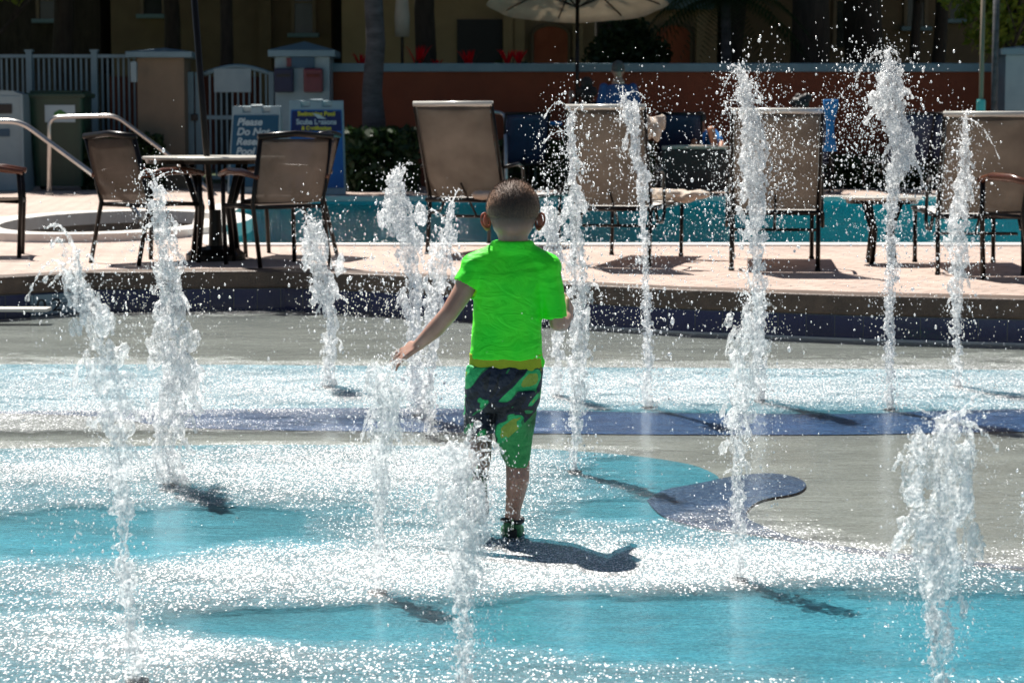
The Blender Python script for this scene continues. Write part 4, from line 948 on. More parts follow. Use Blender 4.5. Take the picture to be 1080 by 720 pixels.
# legs: right planted, left swinging forward
b.limb([bl(548, 402, .02), bl(545, 445, .025), bl(546, 478, .02), bl(546, 505, -.008), bl(541, 538, .0), bl(540, 556, .005)], [.054, .044, .038, .036, .0235, .026])
b.limb([bl(540, 561, .0), bl(541, 564, .07), bl(541, 566, .12)], [.024, .022, .014])
b.limb([bl(514, 402, .02), bl(509, 430, .05), bl(507, 455, .09), bl(506, 482, .03), bl(504, 512, -.03)], [.054, .045, .038, .036, .023])
b.limb([bl(504, 517, -.035), bl(502, 530, -.01), bl(501, 542, .02)], [.025, .022, .015])
fuse(b, 'body', M['boy_skin'], .0036, boy, 5)
def ear(sx):
    e = MB(); c = hc + Vector((sx * .079, .004, -.03)); n = 12; ring = [c + Vector((sx * (.0125 * math.cos(a) + .004 * math.sin(a)), -.004 - .009 * math.cos(a), .022 * math.sin(a))) for a in [2 * math.pi * k / n for k in range(n + 1)]]
    e.tube(ring, .0036, 6); e.ball(c + Vector((0, .0, 0)), (.0105, .0045, .019), 2, (0, 0, sx * R(40))); e.ball(c + Vector((-sx * .004, .002, -.02)), (.009, .006, .01), 2)
    e.build('ear', M['ear_skin'], boy, True)
ear(-1); ear(1)
# eyes, brows
for sx in (-1, 1):
    MB().ball(hc + Vector((sx * .027, .079, -.012)), .009, 2).build('eye', M['text_white'], boy, True)
    MB().ball(hc + Vector((sx * .027, .0855, -.012)), .0045, 2).build('pupil', M['black'], boy, True)
    MB().tube([hc + Vector((sx * .014, .086, .006)), hc + Vector((sx * .03, .083, .009)), hc + Vector((sx * .042, .075, .004))], .003, 6).build('eyebrow', M['hair_dark'], boy, True)
# hair: cropped cap with fine strand texture
def hair_mat():
    m, nt, out = newmat('boy_hair'); L = nt.links.new; co = coord(nt)
    n = N(nt, 'ShaderNodeTexNoise', Scale=180, Detail=4, Roughness=.8); L(coord(nt, 'Object', (1, .5, .35)), n.inputs['Vector'])
    c = ramp(nt, n.outputs['Fac'], [(.3, (.012, .007, .005)), (.7, (.06, .028, .016))])
    b = N(nt, 'ShaderNodeBsdfPrincipled'); b.inputs['Roughness'].default_value = .5; b.inputs['Sheen Weight'].default_value = .6; b.inputs['Sheen Tint'].default_value = (1, .6, .4, 1); L(c, b.inputs['Base Color'])
    bp_ = N(nt, 'ShaderNodeBump', Strength=.8, Distance=.004); L(n.outputs['Fac'], bp_.inputs['Height']); L(bp_.outputs[0], b.inputs['Normal']); L(b.outputs[0], out.inputs[0]); return m
M['boy_hair'] = hair_mat()
hb = bmesh.new(); bmesh.ops.create_icosphere(hb, subdivisions=5, radius=1)
for v in hb.verts: v.co = Vector((v.co.x * .077, v.co.y * .0905, v.co.z * .0845)); 
bmesh.ops.delete(hb, geom=[v for v in hb.verts if v.co.z < (-.026 if v.co.y < .0 else -.026 + max(0, v.co.y) * .95)], context='VERTS')
for v in hb.verts:
    k = max(0, min(1, (v.co.z + .026) / .035)); v.co *= .958 + .042 * k
    v.co += Vector((rnd.uniform(-1, 1), rnd.uniform(-1, 1), rnd.uniform(-1, 1))) * .0007
bmesh.ops.translate(hb, vec=hc + Vector((0, -.001, .004)), verts=hb.verts)
me = bpy.data.meshes.new('hair'); hb.to_mesh(me); hb.free(); me.materials.append(M['boy_hair']); me.polygons.foreach_set('use_smooth', [True] * len(me.polygons)); link(bpy.data.objects.new('hair', me), boy)
# fine cropped strands
n = 5200; g2 = np.random.default_rng(3); u = g2.normal(size=(n * 2, 3)); u /= np.linalg.norm(u, axis=1)[:, None]
p = u * np.array([.0775, .091, .085]); ok = p[:, 2] > np.where(p[:, 1] < 0, -.034, -.02 + p[:, 1] * .95) - .0 + g2.exponential(.006, len(p)); u = u[ok][:n]; p = p[ok][:n] + np.array(hc) + np.array([0, -.001, .004])
d = u + g2.normal(size=u.shape) * .35 + np.array([0, .25, .25]); d /= np.linalg.norm(d, axis=1)[:, None]; s_ = np.cross(d, g2.normal(size=u.shape)); s_ /= np.linalg.norm(s_, axis=1)[:, None]
ln = (.003 + .0045 * np.clip(u[:, 2], 0, 1))[:, None] * g2.uniform(.6, 1.3, (len(u), 1))
V = np.stack([p - s_ * .0006, p + s_ * .0006, p + d * ln], 1); F = np.arange(len(u) * 3).reshape(-1, 3); np_mesh('hair_strands', V, F, M['boy_hair'], boy, False)
# shirt
def shirt_mat():
    m, nt, out = newmat('neon_shirt'); L = nt.links.new; co = coord(nt)
    n = N(nt, 'ShaderNodeTexNoise', Scale=9, Detail=4, Distortion=1.6, Roughness=.55); L(coord(nt, 'Object', (1, 1, 2.2)), n.inputs['Vector'])
    n2 = N(nt, 'ShaderNodeTexNoise', Scale=450, Detail=2); L(co, n2.inputs['Vector'])
    w = N(nt, 'ShaderNodeTexWave', Scale=3.2, Distortion=9, Detail=1.2); w.wave_type = 'RINGS'; L(co, w.inputs['Vector'])
    ww = ramp(nt, w.outputs['Fac'], [(.9, g3(0)), (.98, g3(1))])
    b1 = N(nt, 'ShaderNodeBump', Strength=.36, Distance=.03); L(n.outputs['Fac'], b1.inputs['Height'])
    b3 = N(nt, 'ShaderNodeBump', Strength=.35, Distance=.002); L(ww, b3.inputs['Height']); L(b1.outputs[0], b3.inputs['Normal'])
    b2 = N(nt, 'ShaderNodeBump', Strength=.25, Distance=.001); L(n2.outputs['Fac'], b2.inputs['Height']); L(b3.outputs[0], b2.inputs['Normal'])
    d = N(nt, 'ShaderNodeBsdfPrincipled'); d.inputs['Base Color'].default_value = (.02, .95, .012, 1); d.inputs['Roughness'].default_value = .6; d.inputs['Sheen Weight'].default_value = .2; L(b2.outputs[0], d.inputs['Normal']); fl_ = N(nt, 'ShaderNodeVectorMath', operation='MULTIPLY'); fl_.inputs[1].default_value = (1.5, 1.5, 1.5); cn_ = N(nt, 'ShaderNodeTexNoise', Scale=7, Detail=3); L(co, cn_.inputs['Vector']); L(ramp(nt, cn_.outputs['Fac'], [(.35, (.012, .84, .01)), (.6, (.05, 1.0, .012))]), fl_.inputs[0]); L(fl_.outputs[0], d.inputs['Base Color'])
    d.inputs['Sheen Tint'].default_value = (.6, 1, .2, 1)
    d.inputs['Subsurface Weight'].default_value = .35; d.inputs['Subsurface Radius'].default_value = (.02, .06, .01); d.inputs['Subsurface Scale'].default_value = 1.0
    L(d.outputs[0], out.inputs[0]); return m
M['shirt'] = shirt_mat()
def shirt():
    s = MB()
    c = lambda x, y: bl(x, y, ty)
    e = lambda a, b: (b - a) / 2 * BYY / FPX
    prof = [(494.5, 573.5, 378, .0655), (495.5, 572.5, 372, .066), (497, 571, 350, .068), (499, 572.5, 325, .07), (499, 575, 305, .072), (497, 578, 290, .07), (502, 574, 278, .06), (512, 566, 269, .052), (517, 563.5, 262, .058), (517.5, 563, 257, .059), (518, 562.5, 253.5, .059)]
    s.loft([(c((a + b) / 2, y), e(a, b), ry) for a, b, y, ry in prof], 36)
    s.limb([bl(503, 284, .015), bl(489.5, 303, .006)], [.044, .041]); s.limb([bl(576, 285, .015), bl(586.5, 334, .013)], [.044, .035])
    s.limb([bl(528, 268, ty), bl(500, 281, .015)], [.04, .042]); s.limb([bl(552, 268, ty), bl(578, 282, .015)], [.04, .042])
    s.limb([bl(569, 382, ty), bl(568, 386, ty)], [.018, .016])
    return fuse(s, 'shirt', M['shirt'], .0042, boy, 6, [(.07, .008), (.02, .002)])
sh = shirt()
# cut sleeves clean: trim everything beyond the cuff planes
def trim(o, pt, nrm, rad=.05):
    bm = bmesh.new(); bm.from_mesh(o.data)
    g = [f for f in bm.faces if (f.calc_center_median() - pt).dot(nrm) > 0 and (f.calc_center_median() - pt).length < rad]
    bmesh.ops.delete(bm, geom=g, context='FACES'); bm.to_mesh(o.data); bm.free(); o.data.polygons.foreach_set('use_smooth', [True] * len(o.data.polygons))
trim(sh, bl(489, 299, .008), (EL - SL).normalized()); trim(sh, bl(588.5, 334.5, .014), (ER - SR).normalized(), .043)
m = sh.modifiers.new('s', 'SOLIDIFY'); m.thickness = .002
hm = MB(); hm.loft([(bl(533.5, 393, ty), .107, .064), (bl(533.5, 372, ty), .107, .064)], 36); fuse(hm, 'undershirt_hem', M['yellow_cloth'], .004, boy, 2, [(.03, .004)])
# shorts
def camo():
    m, nt, out = newmat('camo_shorts'); L = nt.links.new; co = coord(nt, 'Object', (1, 1, 1))
    mr_ = N(nt, 'ShaderNodeMapping'); mr_.inputs['Rotation'].default_value = (0, R(44), 0); L(co, mr_.inputs[0])
    mp = N(nt, 'ShaderNodeMapping'); mp.inputs['Scale'].default_value = (.62, .8, 1.7); mp.inputs['Location'].default_value = (.31, .2, .07); L(mr_.outputs[0], mp.inputs[0])
    n = N(nt, 'ShaderNodeTexNoise', Scale=8.5, Detail=2.2, Roughness=.5, Distortion=1.0); L(mp.outputs[0], n.inputs['Vector'])
    c = ramp(nt, n.outputs['Fac'], [(0, (.02, .26, .08)), (.36, (.005, .008, .014)), (.46, (.007, .014, .035)), (.54, (.012, .2, .06)), (.565, (.03, .5, .15)), (.66, (.3, .42, .05))], 'CONSTANT')
    n2 = N(nt, 'ShaderNodeTexNoise', Scale=25, Detail=4); L(co, n2.inputs['Vector'])
    # the lower leg panel is plain green
    sp = N(nt, 'ShaderNodeSeparateXYZ'); L(co, sp.inputs[0])
    ad = N(nt, 'ShaderNodeMath', operation='MULTIPLY_ADD'); L(sp.outputs[0], ad.inputs[0]); ad.inputs[1].default_value = -.9; L(sp.outputs[2], ad.inputs[2])
    lt = N(nt, 'ShaderNodeMath', operation='LESS_THAN'); L(ad.outputs[0], lt.inputs[0]); lt.inputs[1].default_value = .318
    gx = N(nt, 'ShaderNodeMath', operation='GREATER_THAN'); L(sp.outputs[0], gx.inputs[0]); gx.inputs[1].default_value = -.05
    an = N(nt, 'ShaderNodeMath', operation='MULTIPLY'); L(lt.outputs[0], an.inputs[0]); L(gx.outputs[0], an.inputs[1])
    gr = ramp(nt, n.outputs['Fac'], [(.3, (.008, .1, .025)), (.6, (.03, .32, .08))])
    mx = N(nt, 'ShaderNodeMix', data_type='RGBA'); L(an.outputs[0], mx.inputs['Factor']); L(c, mx.inputs['A']); L(gr, mx.inputs['B'])
    b = N(nt, 'ShaderNodeBsdfPrincipled'); b.inputs['Roughness'].default_value = .6; L(mx.outputs['Result'], b.inputs['Base Color'])
    bu = N(nt, 'ShaderNodeBump', Strength=.8, Distance=.02); L(n2.outputs['Fac'], bu.inputs['Height']); L(bu.outputs[0], b.inputs['Normal']); L(b.outputs[0], out.inputs[0]); return m
M['camo'] = camo()
s = MB(); e = lambda a, b: (b - a) / 2 * BYY / FPX
s.loft([(bl((a + b) / 2, y, dy), e(a, b), ry) for a, b, y, dy, ry in [(492, 573, 385, .02, .066), (490, 573, 395, .02, .075), (489.5, 571, 412, .03, .08), (490, 570, 425, .035, .08), (496, 566, 432, .035, .07)]], 36)
s.loft([(bl((a + b) / 2, y, dy), e(a, b), ry) for a, b, y, dy, ry in [(526, 571, 410, .02, .07), (523, 567, 430, .02, .068), (521, 564, 450, .02, .064), (523, 561.5, 468, .018, .06), (529, 560, 480, .014, .054), (534, 558, 491, .01, .046)]], 30)
s.loft([(bl((a + b) / 2, y, dy), e(a, b), ry) for a, b, y, dy, ry in [(490, 532, 408, .035, .075), (489.5, 529, 425, .06, .08), (489, 524, 440, .08, .08), (488.5, 521, 456, .095, .075)]], 30)
fuse(s, 'shorts', M['camo'], .0042, boy, 4, [(.05, .016), (.018, .004)])
# shoes
M['shoe_green'] = pm('shoe_green', (.02, .2, .05), .5, (.006, .05, .02), 30, .6, 90)
def shoe(px, py, dy, pitch, k):
    c = bl(px, py, dy); T = Matrix.Translation(c) @ Matrix.Rotation(pitch, 4, 'X')
    r_ = empty('shoe'); r_.parent = boy; bpy.data.objects.remove(r_)
    u = MB(); 
    for x, y, z, q in ((0, 0, .03, (.03, .03, .03)), (0, .03, .03, (.032, .035, .028)), (0, .07, .026, (.035, .035, .024)), (0, .11, .022, (.036, .036, .02)), (0, .135, .02, (.032, .03, .017)), (0, .005, .055, (.028, .03, .02))): u.ball((x, y, z), q, 3)
    o = fuse(u, 'shoe', M['shoe_green'], .004, boy, 3); o.data.transform(T)
    sl = MB(); n = 28; loop = []
    for j in range(n):
        a = 2 * math.pi * j / n; y = .06 + .106 * math.sin(a); w_ = .034 * (1 + .12 * math.sin(a)); loop.append((w_ * math.copysign(abs(math.cos(a)) ** .8, math.cos(a)), y))
    so = sl.poly(loop, 0.0, .016).build('sole', M['black'], o, bevel=.003); so.data.transform(T)
    cl = MB().tube([T @ Vector((.03 * math.cos(a), .008 + .032 * math.sin(a), .068 + .004 * math.sin(a * 2))) for a in [2 * math.pi * j / 16 for j in range(17)]], .0065, 8).build('ankle_collar', M['black'], o, True)
    lo_ = MB().tube([T @ Vector(v) for v in ((.0, -.03, .045), (.0, -.04, .062), (.0, -.03, .078))], .0035, 6).build('heel_loop', M['leaf_green'], o, True)
    pn = MB().box((0, -.0285, .035), (.026, .006, .026), bev=.002).build('heel_panel', M['black'], o); pn.data.transform(T)
shoe(540.5, 572.6, .0, 0, 0); shoe(503, 522, -.07, R(-42), 1)

# background people
def simple_person(name, loc, rz, label, k, skin, hair, top, bottom, pose):
    t = empty(name, loc, rz); tag(t, label, 'person'); J = pose
    b = MB(); b.ball(J['head'], (.078 * k, .098 * k, .118 * k), 3); b.ball(Vector(J['head']) + Vector((0, .095, -.02)) * k, (.013 * k, .018 * k, .02 * k), 2)
    for sx in (-1, 1): b.ball(Vector(J['head']) + Vector((sx * .08, 0, -.01)) * k, (.012 * k, .02 * k, .03 * k), 2)
    b.limb([J['head'], J['neck']], [.055 * k, .055 * k]); b.limb([J['neck'], J['hip']], [.09 * k, .13 * k])
    for s_ in ('l', 'r'):
        b.limb(J['arm_' + s_], [.05 * k, .04 * k, .028 * k]); A_ = J['arm_' + s_]; d = Vector(A_[2]) - Vector(A_[1]); hand(b, A_[2], d, (0, -1, .3), .18 * k, 1 if s_ == 'l' else -1, .4, .25, .0095 * k)
        b.limb(J['leg_' + s_], [.085 * k, .06 * k, .04 * k]); f_ = Vector(J['leg_' + s_][2]); b.limb([f_, f_ + Vector(J.get('toe', (0, .2, -.03)))], [.04 * k, .03 * k])
    fuse(b, 'body', M[skin], .011, t, 3)
    hb_ = MB().ball(Vector(J['head']) + Vector((0, -.015, .03)) * k, (.088 * k, .1 * k, .1 * k), 3)
    for q in J.get('hair', []): hb_.ball(*q, 2)
    fuse(hb_, 'hair', M[hair], .012, t, 2, [(.04, .02)])
    if top:
        s = MB(); n_ = Vector(J['neck']); h_ = Vector(J['hip']); s.loft([(h_ + Vector((0, 0, -.05)), .18 * k, .13 * k), (h_.lerp(n_, .45), .19 * k, .135 * k), (h_.lerp(n_, .8), .2 * k, .13 * k), (n_ + Vector((0, 0, -.01)), .12 * k, .09 * k)], 24)
        for s_ in ('l', 'r'): a = [Vector(x) for x in J['arm_' + s_]]; s.limb([a[0], a[0].lerp(a[1], .75)], [.07 * k, .06 * k])
        fuse(s, 'shirt', M[top], .011, t, 3, [(.1, .025)])
    s = MB(); h_ = Vector(J['hip']); s.ball(h_ + Vector((0, 0, -.04)), (.18 * k, .14 * k, .12 * k), 3)
    for s_ in ('l', 'r'): a = [Vector(x) for x in J['leg_' + s_]]; s.limb([a[0], a[0].lerp(a[1], .8)], [.1 * k, .085 * k])
    fuse(s, 'shorts', M[bottom], .012, t, 3, [(.1, .02)])
    return t
stand = dict(head=(0, .03, 1.66), neck=(0, 0, 1.48), hip=(0, 0, .98), arm_l=[(-.19, 0, 1.42), (-.25, -.02, 1.13), (-.22, .1, .9)], arm_r=[(.19, 0, 1.42), (.27, -.02, 1.15), (.25, .12, .92)], leg_l=[(-.09, 0, .92), (-.1, .02, .5), (-.11, -.02, .06)], leg_r=[(.09, 0, .92), (.1, .02, .5), (.11, -.02, .06)])
c = P(652, 0, 29.4); simple_person('person', (c.x, 29.3, DK), 0, 'standing man in a loose blue shirt seen from behind under the parasol', 1.0, 'skin', 'hair_grey', 'shirt_blue', 'shorts_khaki', stand)
st2 = dict(head=(0, .03, 1.42), neck=(0, 0, 1.25), hip=(0, 0, .82), arm_l=[(-.15, 0, 1.2), (-.24, .05, 1.02), (-.2, .12, 1.28)], arm_r=[(.15, 0, 1.2), (.2, 0, .98), (.16, .1, .82)], leg_l=[(-.08, 0, .78), (-.09, .02, .42), (-.1, -.02, .06)], leg_r=[(.08, 0, .78), (.09, .02, .42), (.1, -.02, .06)],
           hair=[(Vector((-.07, -.03, 1.38)), .08), (Vector((.07, -.03, 1.38)), .08), (Vector((0, -.06, 1.32)), .09), (Vector((0, -.02, 1.5)), .09)])
c = P(619, 0, 29.8); simple_person('person', (c.x, 29.9, DK), R(8), 'shorter person with dark curly hair raising one hand beside the man in blue', .9, 'skin', 'hair_dark', 'black', 'black', st2)
sit = dict(head=(0, .42, .98), neck=(0, .4, .84), hip=(0, .2, .5), arm_l=[(-.18, .38, .8), (-.28, .2, .68), (-.22, .0, .78)], arm_r=[(.18, .38, .8), (.28, .2, .66), (.24, .0, .56)], leg_l=[(-.1, .15, .52), (-.13, -.22, .86), (-.15, -.42, .48)], leg_r=[(.1, .15, .52), (.1, -.2, .84), (.16, -.42, .48)], toe=(0, -.18, -.03))
c = P(742, 0, 30.1); simple_person('person', (c.x, 30.05, DK + .02), 0, 'tanned person in blue swimwear reclining with knees raised behind the wicker sofa', .95, 'skin_tan', 'hair_dark', 'towel_blue', 'towel_blue', sit)

# ------------------------------------------------------------------ water jets
ICO = bmesh.new(); bmesh.ops.create_icosphere(ICO, subdivisions=1, radius=1); ICO.verts.ensure_lookup_table()
IV = np.array([v.co[:] for v in ICO.verts]); IF = np.array([[v.index for v in f.verts] for f in ICO.faces]); ICO.free()
def drops(C, r, parent, name='spray'):
    n = len(C); st = 1 + nrg.exponential(.28, n); sc = np.stack([r, r, r * st], 1)
    V = (IV[None] * sc[:, None] + C[:, None]).reshape(-1, 3); F = (IF[None] + (np.arange(n) * len(IV))[:, None, None]).reshape(-1, 3)
    o = np_mesh(name, V, F, M['drops'], parent); o['kind'] = 'stuff'; return o
def jet(label, base, path, clouds, mat='froth', frag=1.0, strands=6, seed=1, halo=900, dr=.86):
    """base: pixel where it leaves the floor; path: [(px, py, width px)] from base to tip"""
    g = random.Random(seed); B = G(*base); Y = B.y; s = Y / FPX
    t = empty('water_jet', B); tag(t, label, 'water jet', 'water jets of the splash pad')
    pts = [(P(x, y, Y) - B, w * s * .92) for x, y, w in [(base[0], base[1], path[0][2])] + list(path)]
    b = MB(); C = []
    for i in range(len(pts) - 1):
        (a, wa), (c, wc) = pts[i], pts[i + 1]; L = (c - a).length; k = max(2, int(L / (min(wa, wc) * .22 + .003)))
        for j in range(k):
            u = j / k; p = a.lerp(c, u); w = wa + (wc - wa) * u
            fr_ = (i + u) / (len(pts) - 1)
            w *= 1 + .35 * math.sin(j * 1.7 + i * 2.1 + seed) * min(1, w / .05) * .6
            for q in range(2 if w < .03 else 9):
                o = Vector((g.gauss(0, .24), g.gauss(0, .24), g.gauss(0, .15))) * w * (1 if w > .03 else .35); r = w * (.05 + .19 * g.random() ** 2) if w > .03 else w * g.uniform(.2, .42)
                b.ball(p + o, (r, r, r * g.uniform(1, 3.2)), 1, (g.uniform(-.5, .5), g.uniform(-.5, .5), 0))
            # ragged shreds at the outline
            if w > .025 and g.random() < .55 * frag:
                a_ = g.uniform(0, 6.28); q0 = p + Vector((math.cos(a_) * w * .4, math.sin(a_) * w * .4, 0)); ln = w * g.uniform(.3, .8)
                q1 = q0 + Vector((math.cos(a_) * ln * .45, math.sin(a_) * ln * .45, -ln * g.uniform(-.3, .8))); q2 = q1 + Vector((math.cos(a_) * ln * .2, math.sin(a_) * ln * .2, -ln * g.uniform(.2, .9)))
                b.tube([q0, q1, q2], [w * .1, w * .07, w * .03], 5); b.ball(q2, w * g.uniform(.04, .09), 1)
            C += [p + Vector((g.gauss(0, .5), g.gauss(0, .5), g.gauss(0, .3))) * (w + .01) for _ in range(3)]
    top, wt = pts[-1]
    for k in range(strands):   # arcs thrown off near the head
        a_ = g.uniform(0, 6.28); st_ = pts[max(1, len(pts) - 1 - k % 3)][0]; v = Vector((math.cos(a_) * g.uniform(.3, .9), math.sin(a_) * g.uniform(.3, .9), g.uniform(0, 1.2))); T = g.uniform(.08, .2); q = []
        for j in range(7):
            tt = T * j / 6; q.append(st_ + v * tt + Vector((0, 0, -4.9 * tt * tt)))
        b.tube(q, [.005, .0045, .004, .0035, .004, .003, .0045], 5); C += [p + Vector((g.gauss(0, .012), g.gauss(0, .012), g.gauss(0, .012))) for p in q for _ in range(3)]
    wavg = sum(w for _, w in pts) / len(pts)
    vox = max(.003, .95 * s)
    fuse(b, 'column', M[mat], vox, t, 1, [(.022, .016 * frag * min(1.2, wavg / .06)), (.008, .012 * frag * min(1.1, .3 + wavg / .08))])
    # skirt of froth where water lands
    for j in range(60):
        a_ = g.uniform(0, 6.28); d = abs(g.gauss(0, .07)); C.append(Vector((math.cos(a_) * d, math.sin(a_) * d, abs(g.gauss(0, .02)) + .012)))
    C = np.array([tuple(v) for v in C])
    N_ = [C]
    zmax = max(p.z for p, _ in pts)
    for k in range(1):   # halo of fine drops about the whole column
        i = nrg.integers(0, len(pts) - 1, halo); u = nrg.random(halo)
        pa = np.array([tuple(p) for p, _ in pts]); p = pa[i] * (1 - u)[:, None] + pa[i + 1] * u[:, None]; p[:, :2] += nrg.normal(0, 1, (halo, 2)) * (.02 + .05 * nrg.random(halo))[:, None]; p[:, 2] += nrg.normal(0, .04, halo); N_.append(p)
    for cx, cy, sx, sy, n in clouds:
        n = int(n * 1.5)
        px = cx + nrg.normal(0, 1, n) * sx; py = cy + nrg.normal(0, 1, n) * sy; Yd = Y + nrg.normal(0, .13, n)
        q = np.array([tuple(P(a, b_, y) - B) for a, b_, y in zip(px, py, Yd)]); N_.append(q)
    C = np.concatenate(N_); C = C[C[:, 2] > .008]
    r = dr * s * (.32 + nrg.exponential(.3, len(C))); r = np.clip(r, .0009, 2.4 * s)
    drops(C, r, t)
    # pierced nozzle plate in the floor
    MB().loft([((0, 0, .009), .026, .026), ((0, 0, .0125), .026, .026), ((0, 0, .013), .022, .022), ((0, 0, .013), .008, .008)], 20).build('nozzle', M['frame'], t)
    return t
jet('front left jet whose head curls like a hook, above the depth marker', (145, 722), [(141, 680, 18), (137, 640, 17), (131, 580, 19), (129, 530, 22), (126, 480, 26), (121, 440, 30), (113, 400, 42), (106, 360, 40), (99, 330, 36), (84, 305, 28), (74, 285, 22), (80, 265, 14)], [(85, 580, 28, 45, 320), (95, 420, 30, 50, 260), (150, 350, 22, 25, 160), (100, 300, 35, 40, 200)], 'froth_clear', 1.1, 8, 1, 900)
jet('tall thick jet in front of the left patio table', (179, 514), [(177, 480, 30), (182, 440, 42), (188, 400, 46), (180, 360, 44), (178, 320, 36), (178, 290, 34), (176, 260, 26), (170, 235, 24), (168, 210, 18), (164, 190, 14)], [(160, 250, 14, 40, 260), (200, 370, 25, 60, 350), (160, 215, 12, 20, 90)], 'froth', 1.0, 4, 2, 900)
jet('short forked jet left of centre in front of the deck edge', (345, 410), [(347, 390, 16), (350, 340, 14), (340, 300, 28), (334, 270, 30), (332, 245, 24), (330, 233, 12)], [(335, 250, 18, 25, 160), (350, 340, 20, 45, 220)], 'froth', 1.0, 4, 3, 500)
jet('jet with a spreading crown just left of the boy', (440, 440), [(438, 400, 18), (438, 340, 20), (434, 290, 22), (428, 255, 30), (421, 230, 40), (416, 205, 24), (418, 183, 14)], [(410, 280, 28, 35, 420), (405, 320, 25, 25, 220), (440, 380, 18, 40, 250)], 'froth', 1.1, 12, 4, 600)
jet('thin fingered jet rising beside the left shoulder of the boy', (455, 462), [(452, 420, 14), (452, 370, 16), (456, 330, 20), (462, 290, 24), (470, 262, 22), (472, 240, 11), (477, 214, 8)], [(455, 340, 22, 45, 300), (470, 260, 12, 20, 80)], 'froth', 1.0, 6, 5, 500)
jet('rough headed short jet below the outstretched hand', (398, 628), [(398, 600, 12), (400, 550, 14), (400, 510, 20), (402, 480, 34), (408, 450, 40), (408, 425, 40), (404, 402, 32), (404, 392, 18)], [(410, 440, 28, 35, 500), (430, 500, 30, 40, 300), (398, 590, 14, 30, 120)], 'froth_clear', 1.2, 7, 6, 700)
jet('wide breaking jet in front of the legs of the boy', (488, 735), [(490, 700, 21), (489, 660, 18), (491, 620, 26), (493, 590, 46), (495, 560, 58), (492, 530, 60), (489, 508, 52), (486, 488, 38), (490, 472, 16)], [(500, 560, 26, 45, 620), (480, 500, 26, 30, 420), (500, 530, 12, 24, 1100), (505, 650, 16, 35, 160), (440, 540, 40, 40, 260)], 'froth_clear', 1.2, 10, 7, 900)
jet('white jet hidden partly behind the head of the boy', (588, 420), [(588, 380, 12), (588, 330, 14), (586, 290, 16), (584, 260, 22), (582, 238, 26), (578, 215, 20)], [(583, 250, 16, 25, 220), (590, 330, 16, 45, 260)], 'froth', 1.0, 6, 8, 500)
jet('tall narrow jet rising right of the boy before the dark hedge', (606, 500), [(606, 470, 11), (608, 430, 14), (611, 380, 22), (612, 330, 24), (610, 280, 26), (607, 240, 24), (606, 205, 16), (604, 170, 12), (602, 140, 10), (604, 120, 12)], [(600, 200, 20, 55, 500), (610, 320, 26, 60, 500), (580, 170, 14, 35, 120)], 'froth', 1.1, 6, 9, 900)
jet('tall thin jet topped with a blob in front of the man in blue', (683, 432), [(683, 400, 12), (683, 350, 10), (681, 300, 9), (679, 250, 9), (677, 210, 10), (679, 185, 18), (672, 170, 13), (668, 140, 16), (667, 122, 22), (657, 104, 10)], [(670, 150, 26, 40, 260), (690, 240, 35, 50, 380), (683, 330, 30, 55, 350), (700, 100, 12, 10, 14)], 'froth', 1.0, 7, 10, 800)
jet('feathery tall jet before the lounger with the blue towel', (801, 425), [(801, 380, 12), (801, 320, 13), (800, 270, 15), (797, 230, 24), (795, 190, 28), (793, 150, 24), (790, 120, 22), (787, 95, 18), (783, 75, 8)], [(800, 150, 22, 40, 700), (780, 220, 26, 45, 700), (830, 180, 30, 50, 360), (790, 110, 16, 30, 220), (760, 180, 22, 50, 220)], 'froth', 1.2, 6, 11, 1000)
jet('lumpy column with a rounded glassy head right of the boy', (778, 615), [(778, 570, 16), (778, 520, 14), (779, 470, 20), (781, 435, 26), (786, 405, 28), (791, 375, 36), (792, 345, 36), (794, 320, 32), (795, 306, 20)], [(785, 460, 22, 40, 420), (800, 380, 18, 40, 220), (815, 520, 25, 30, 60)], 'froth_clear', .9, 4, 12, 800)
jet('tallest jet with a ragged white sheet of water at its head', (938, 434), [(938, 400, 11), (938, 340, 11), (940, 280, 12), (940, 230, 12), (942, 195, 16), (950, 170, 30), (950, 145, 38), (942, 120, 46), (938, 98, 36), (938, 78, 14), (936, 55, 7)], [(910, 130, 30, 45, 1000), (940, 220, 30, 60, 500), (960, 180, 30, 50, 420), (930, 70, 28, 18, 90), (990, 160, 25, 50, 120)], 'froth', 1.5, 14, 13, 1000)
jet('slender tapering jet in front of the rightmost lounger', (1010, 410), [(1010, 370, 11), (1009, 330, 13), (1009, 290, 17), (1012, 250, 22), (1013, 215, 22), (1017, 180, 15), (1018, 150, 9), (1018, 125, 5)], [(1010, 210, 16, 40, 420), (1025, 280, 16, 40, 160), (990, 250, 20, 40, 120)], 'froth', 1.0, 5, 14, 700)
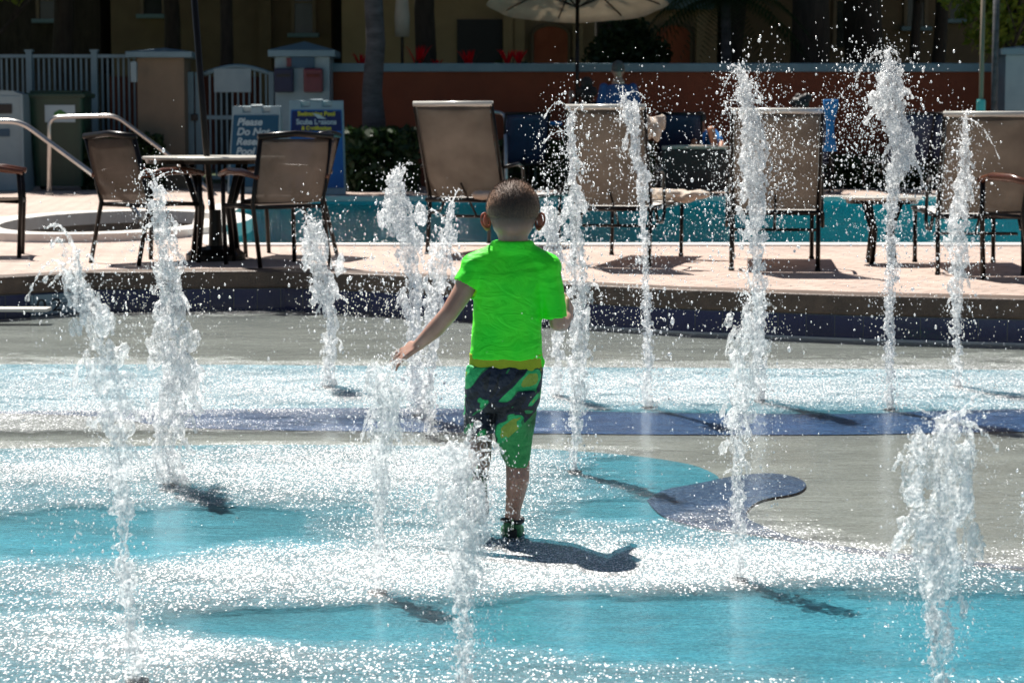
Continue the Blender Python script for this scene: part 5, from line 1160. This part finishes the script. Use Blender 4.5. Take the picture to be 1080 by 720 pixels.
jet('broad glassy jet breaking apart at the front right', (992, 738), [(992, 700, 22), (991, 670, 28), (987, 640, 44), (988, 610, 62), (987, 575, 72), (990, 540, 78), (992, 512, 78), (990, 490, 60), (984, 470, 42), (998, 455, 26), (1010, 440, 10)], [(985, 620, 40, 35, 420), (1000, 480, 34, 25, 420), (945, 560, 10, 25, 60), (1010, 440, 20, 15, 60)], 'froth_clear', 1.4, 10, 15, 900)
jet('jet mostly outside the right edge of the picture', (1094, 640), [(1094, 600, 16), (1093, 560, 26), (1090, 535, 26), (1092, 520, 12)], [(1082, 540, 10, 16, 60)], 'froth_clear', 1.0, 4, 16, 200)
# stray drops over the whole pad
n = 2600; px = nrg.uniform(-40, 1120, n); Yd = nrg.uniform(5, 11.5, n); py = nrg.uniform(280, 640, n)
q = np.array([tuple(P(a, b_, y)) for a, b_, y in zip(px, py, Yd)]); q = q[(q[:, 2] > .02) & (q[:, 2] < .75)]
o = drops(q, q[:, 1] / FPX * (.3 + nrg.exponential(.22, len(q))), None, 'stray_droplets'); tag(o, 'fine stray water droplets drifting over the splash pad', 'droplets', kind='stuff')

# ------------------------------------------------------------------ light
sd = Vector((-.27, .5, 1.0)).normalized()
sun_d = bpy.data.lights.new('sun', 'SUN'); sun_d.energy = 5.0; sun_d.angle = R(.5); sun_d.color = (1, .955, .88)
sun = bpy.data.objects.new('sun', sun_d); col.objects.link(sun); sun.rotation_euler = sd.to_track_quat('Z', 'Y').to_euler()
wd = bpy.data.worlds.new('World'); scene.world = wd; wd.use_nodes = True; nt = wd.node_tree
bg = nt.nodes['Background']; sky = nt.nodes.new('ShaderNodeTexSky'); sky.sky_type = 'NISHITA'; sky.sun_disc = False
sky.sun_elevation = math.asin(sd.z); sky.sun_rotation = math.atan2(sd.x, sd.y); sky.air_density = 1; sky.dust_density = .6
nt.links.new(sky.outputs[0], bg.inputs[0]); bg.inputs[1].default_value = .034
vs_ = scene.view_settings; vs_.view_transform = 'Standard'; vs_.look = 'None'; vs_.exposure = .75; vs_.gamma = 1
scene.render.engine = 'CYCLES'; cy = scene.cycles
cy.use_denoising = True; cy.max_bounces = 8; cy.transparent_max_bounces = 24; cy.sample_clamp_indirect = 6; cy.caustics_reflective = False; cy.caustics_refractive = False
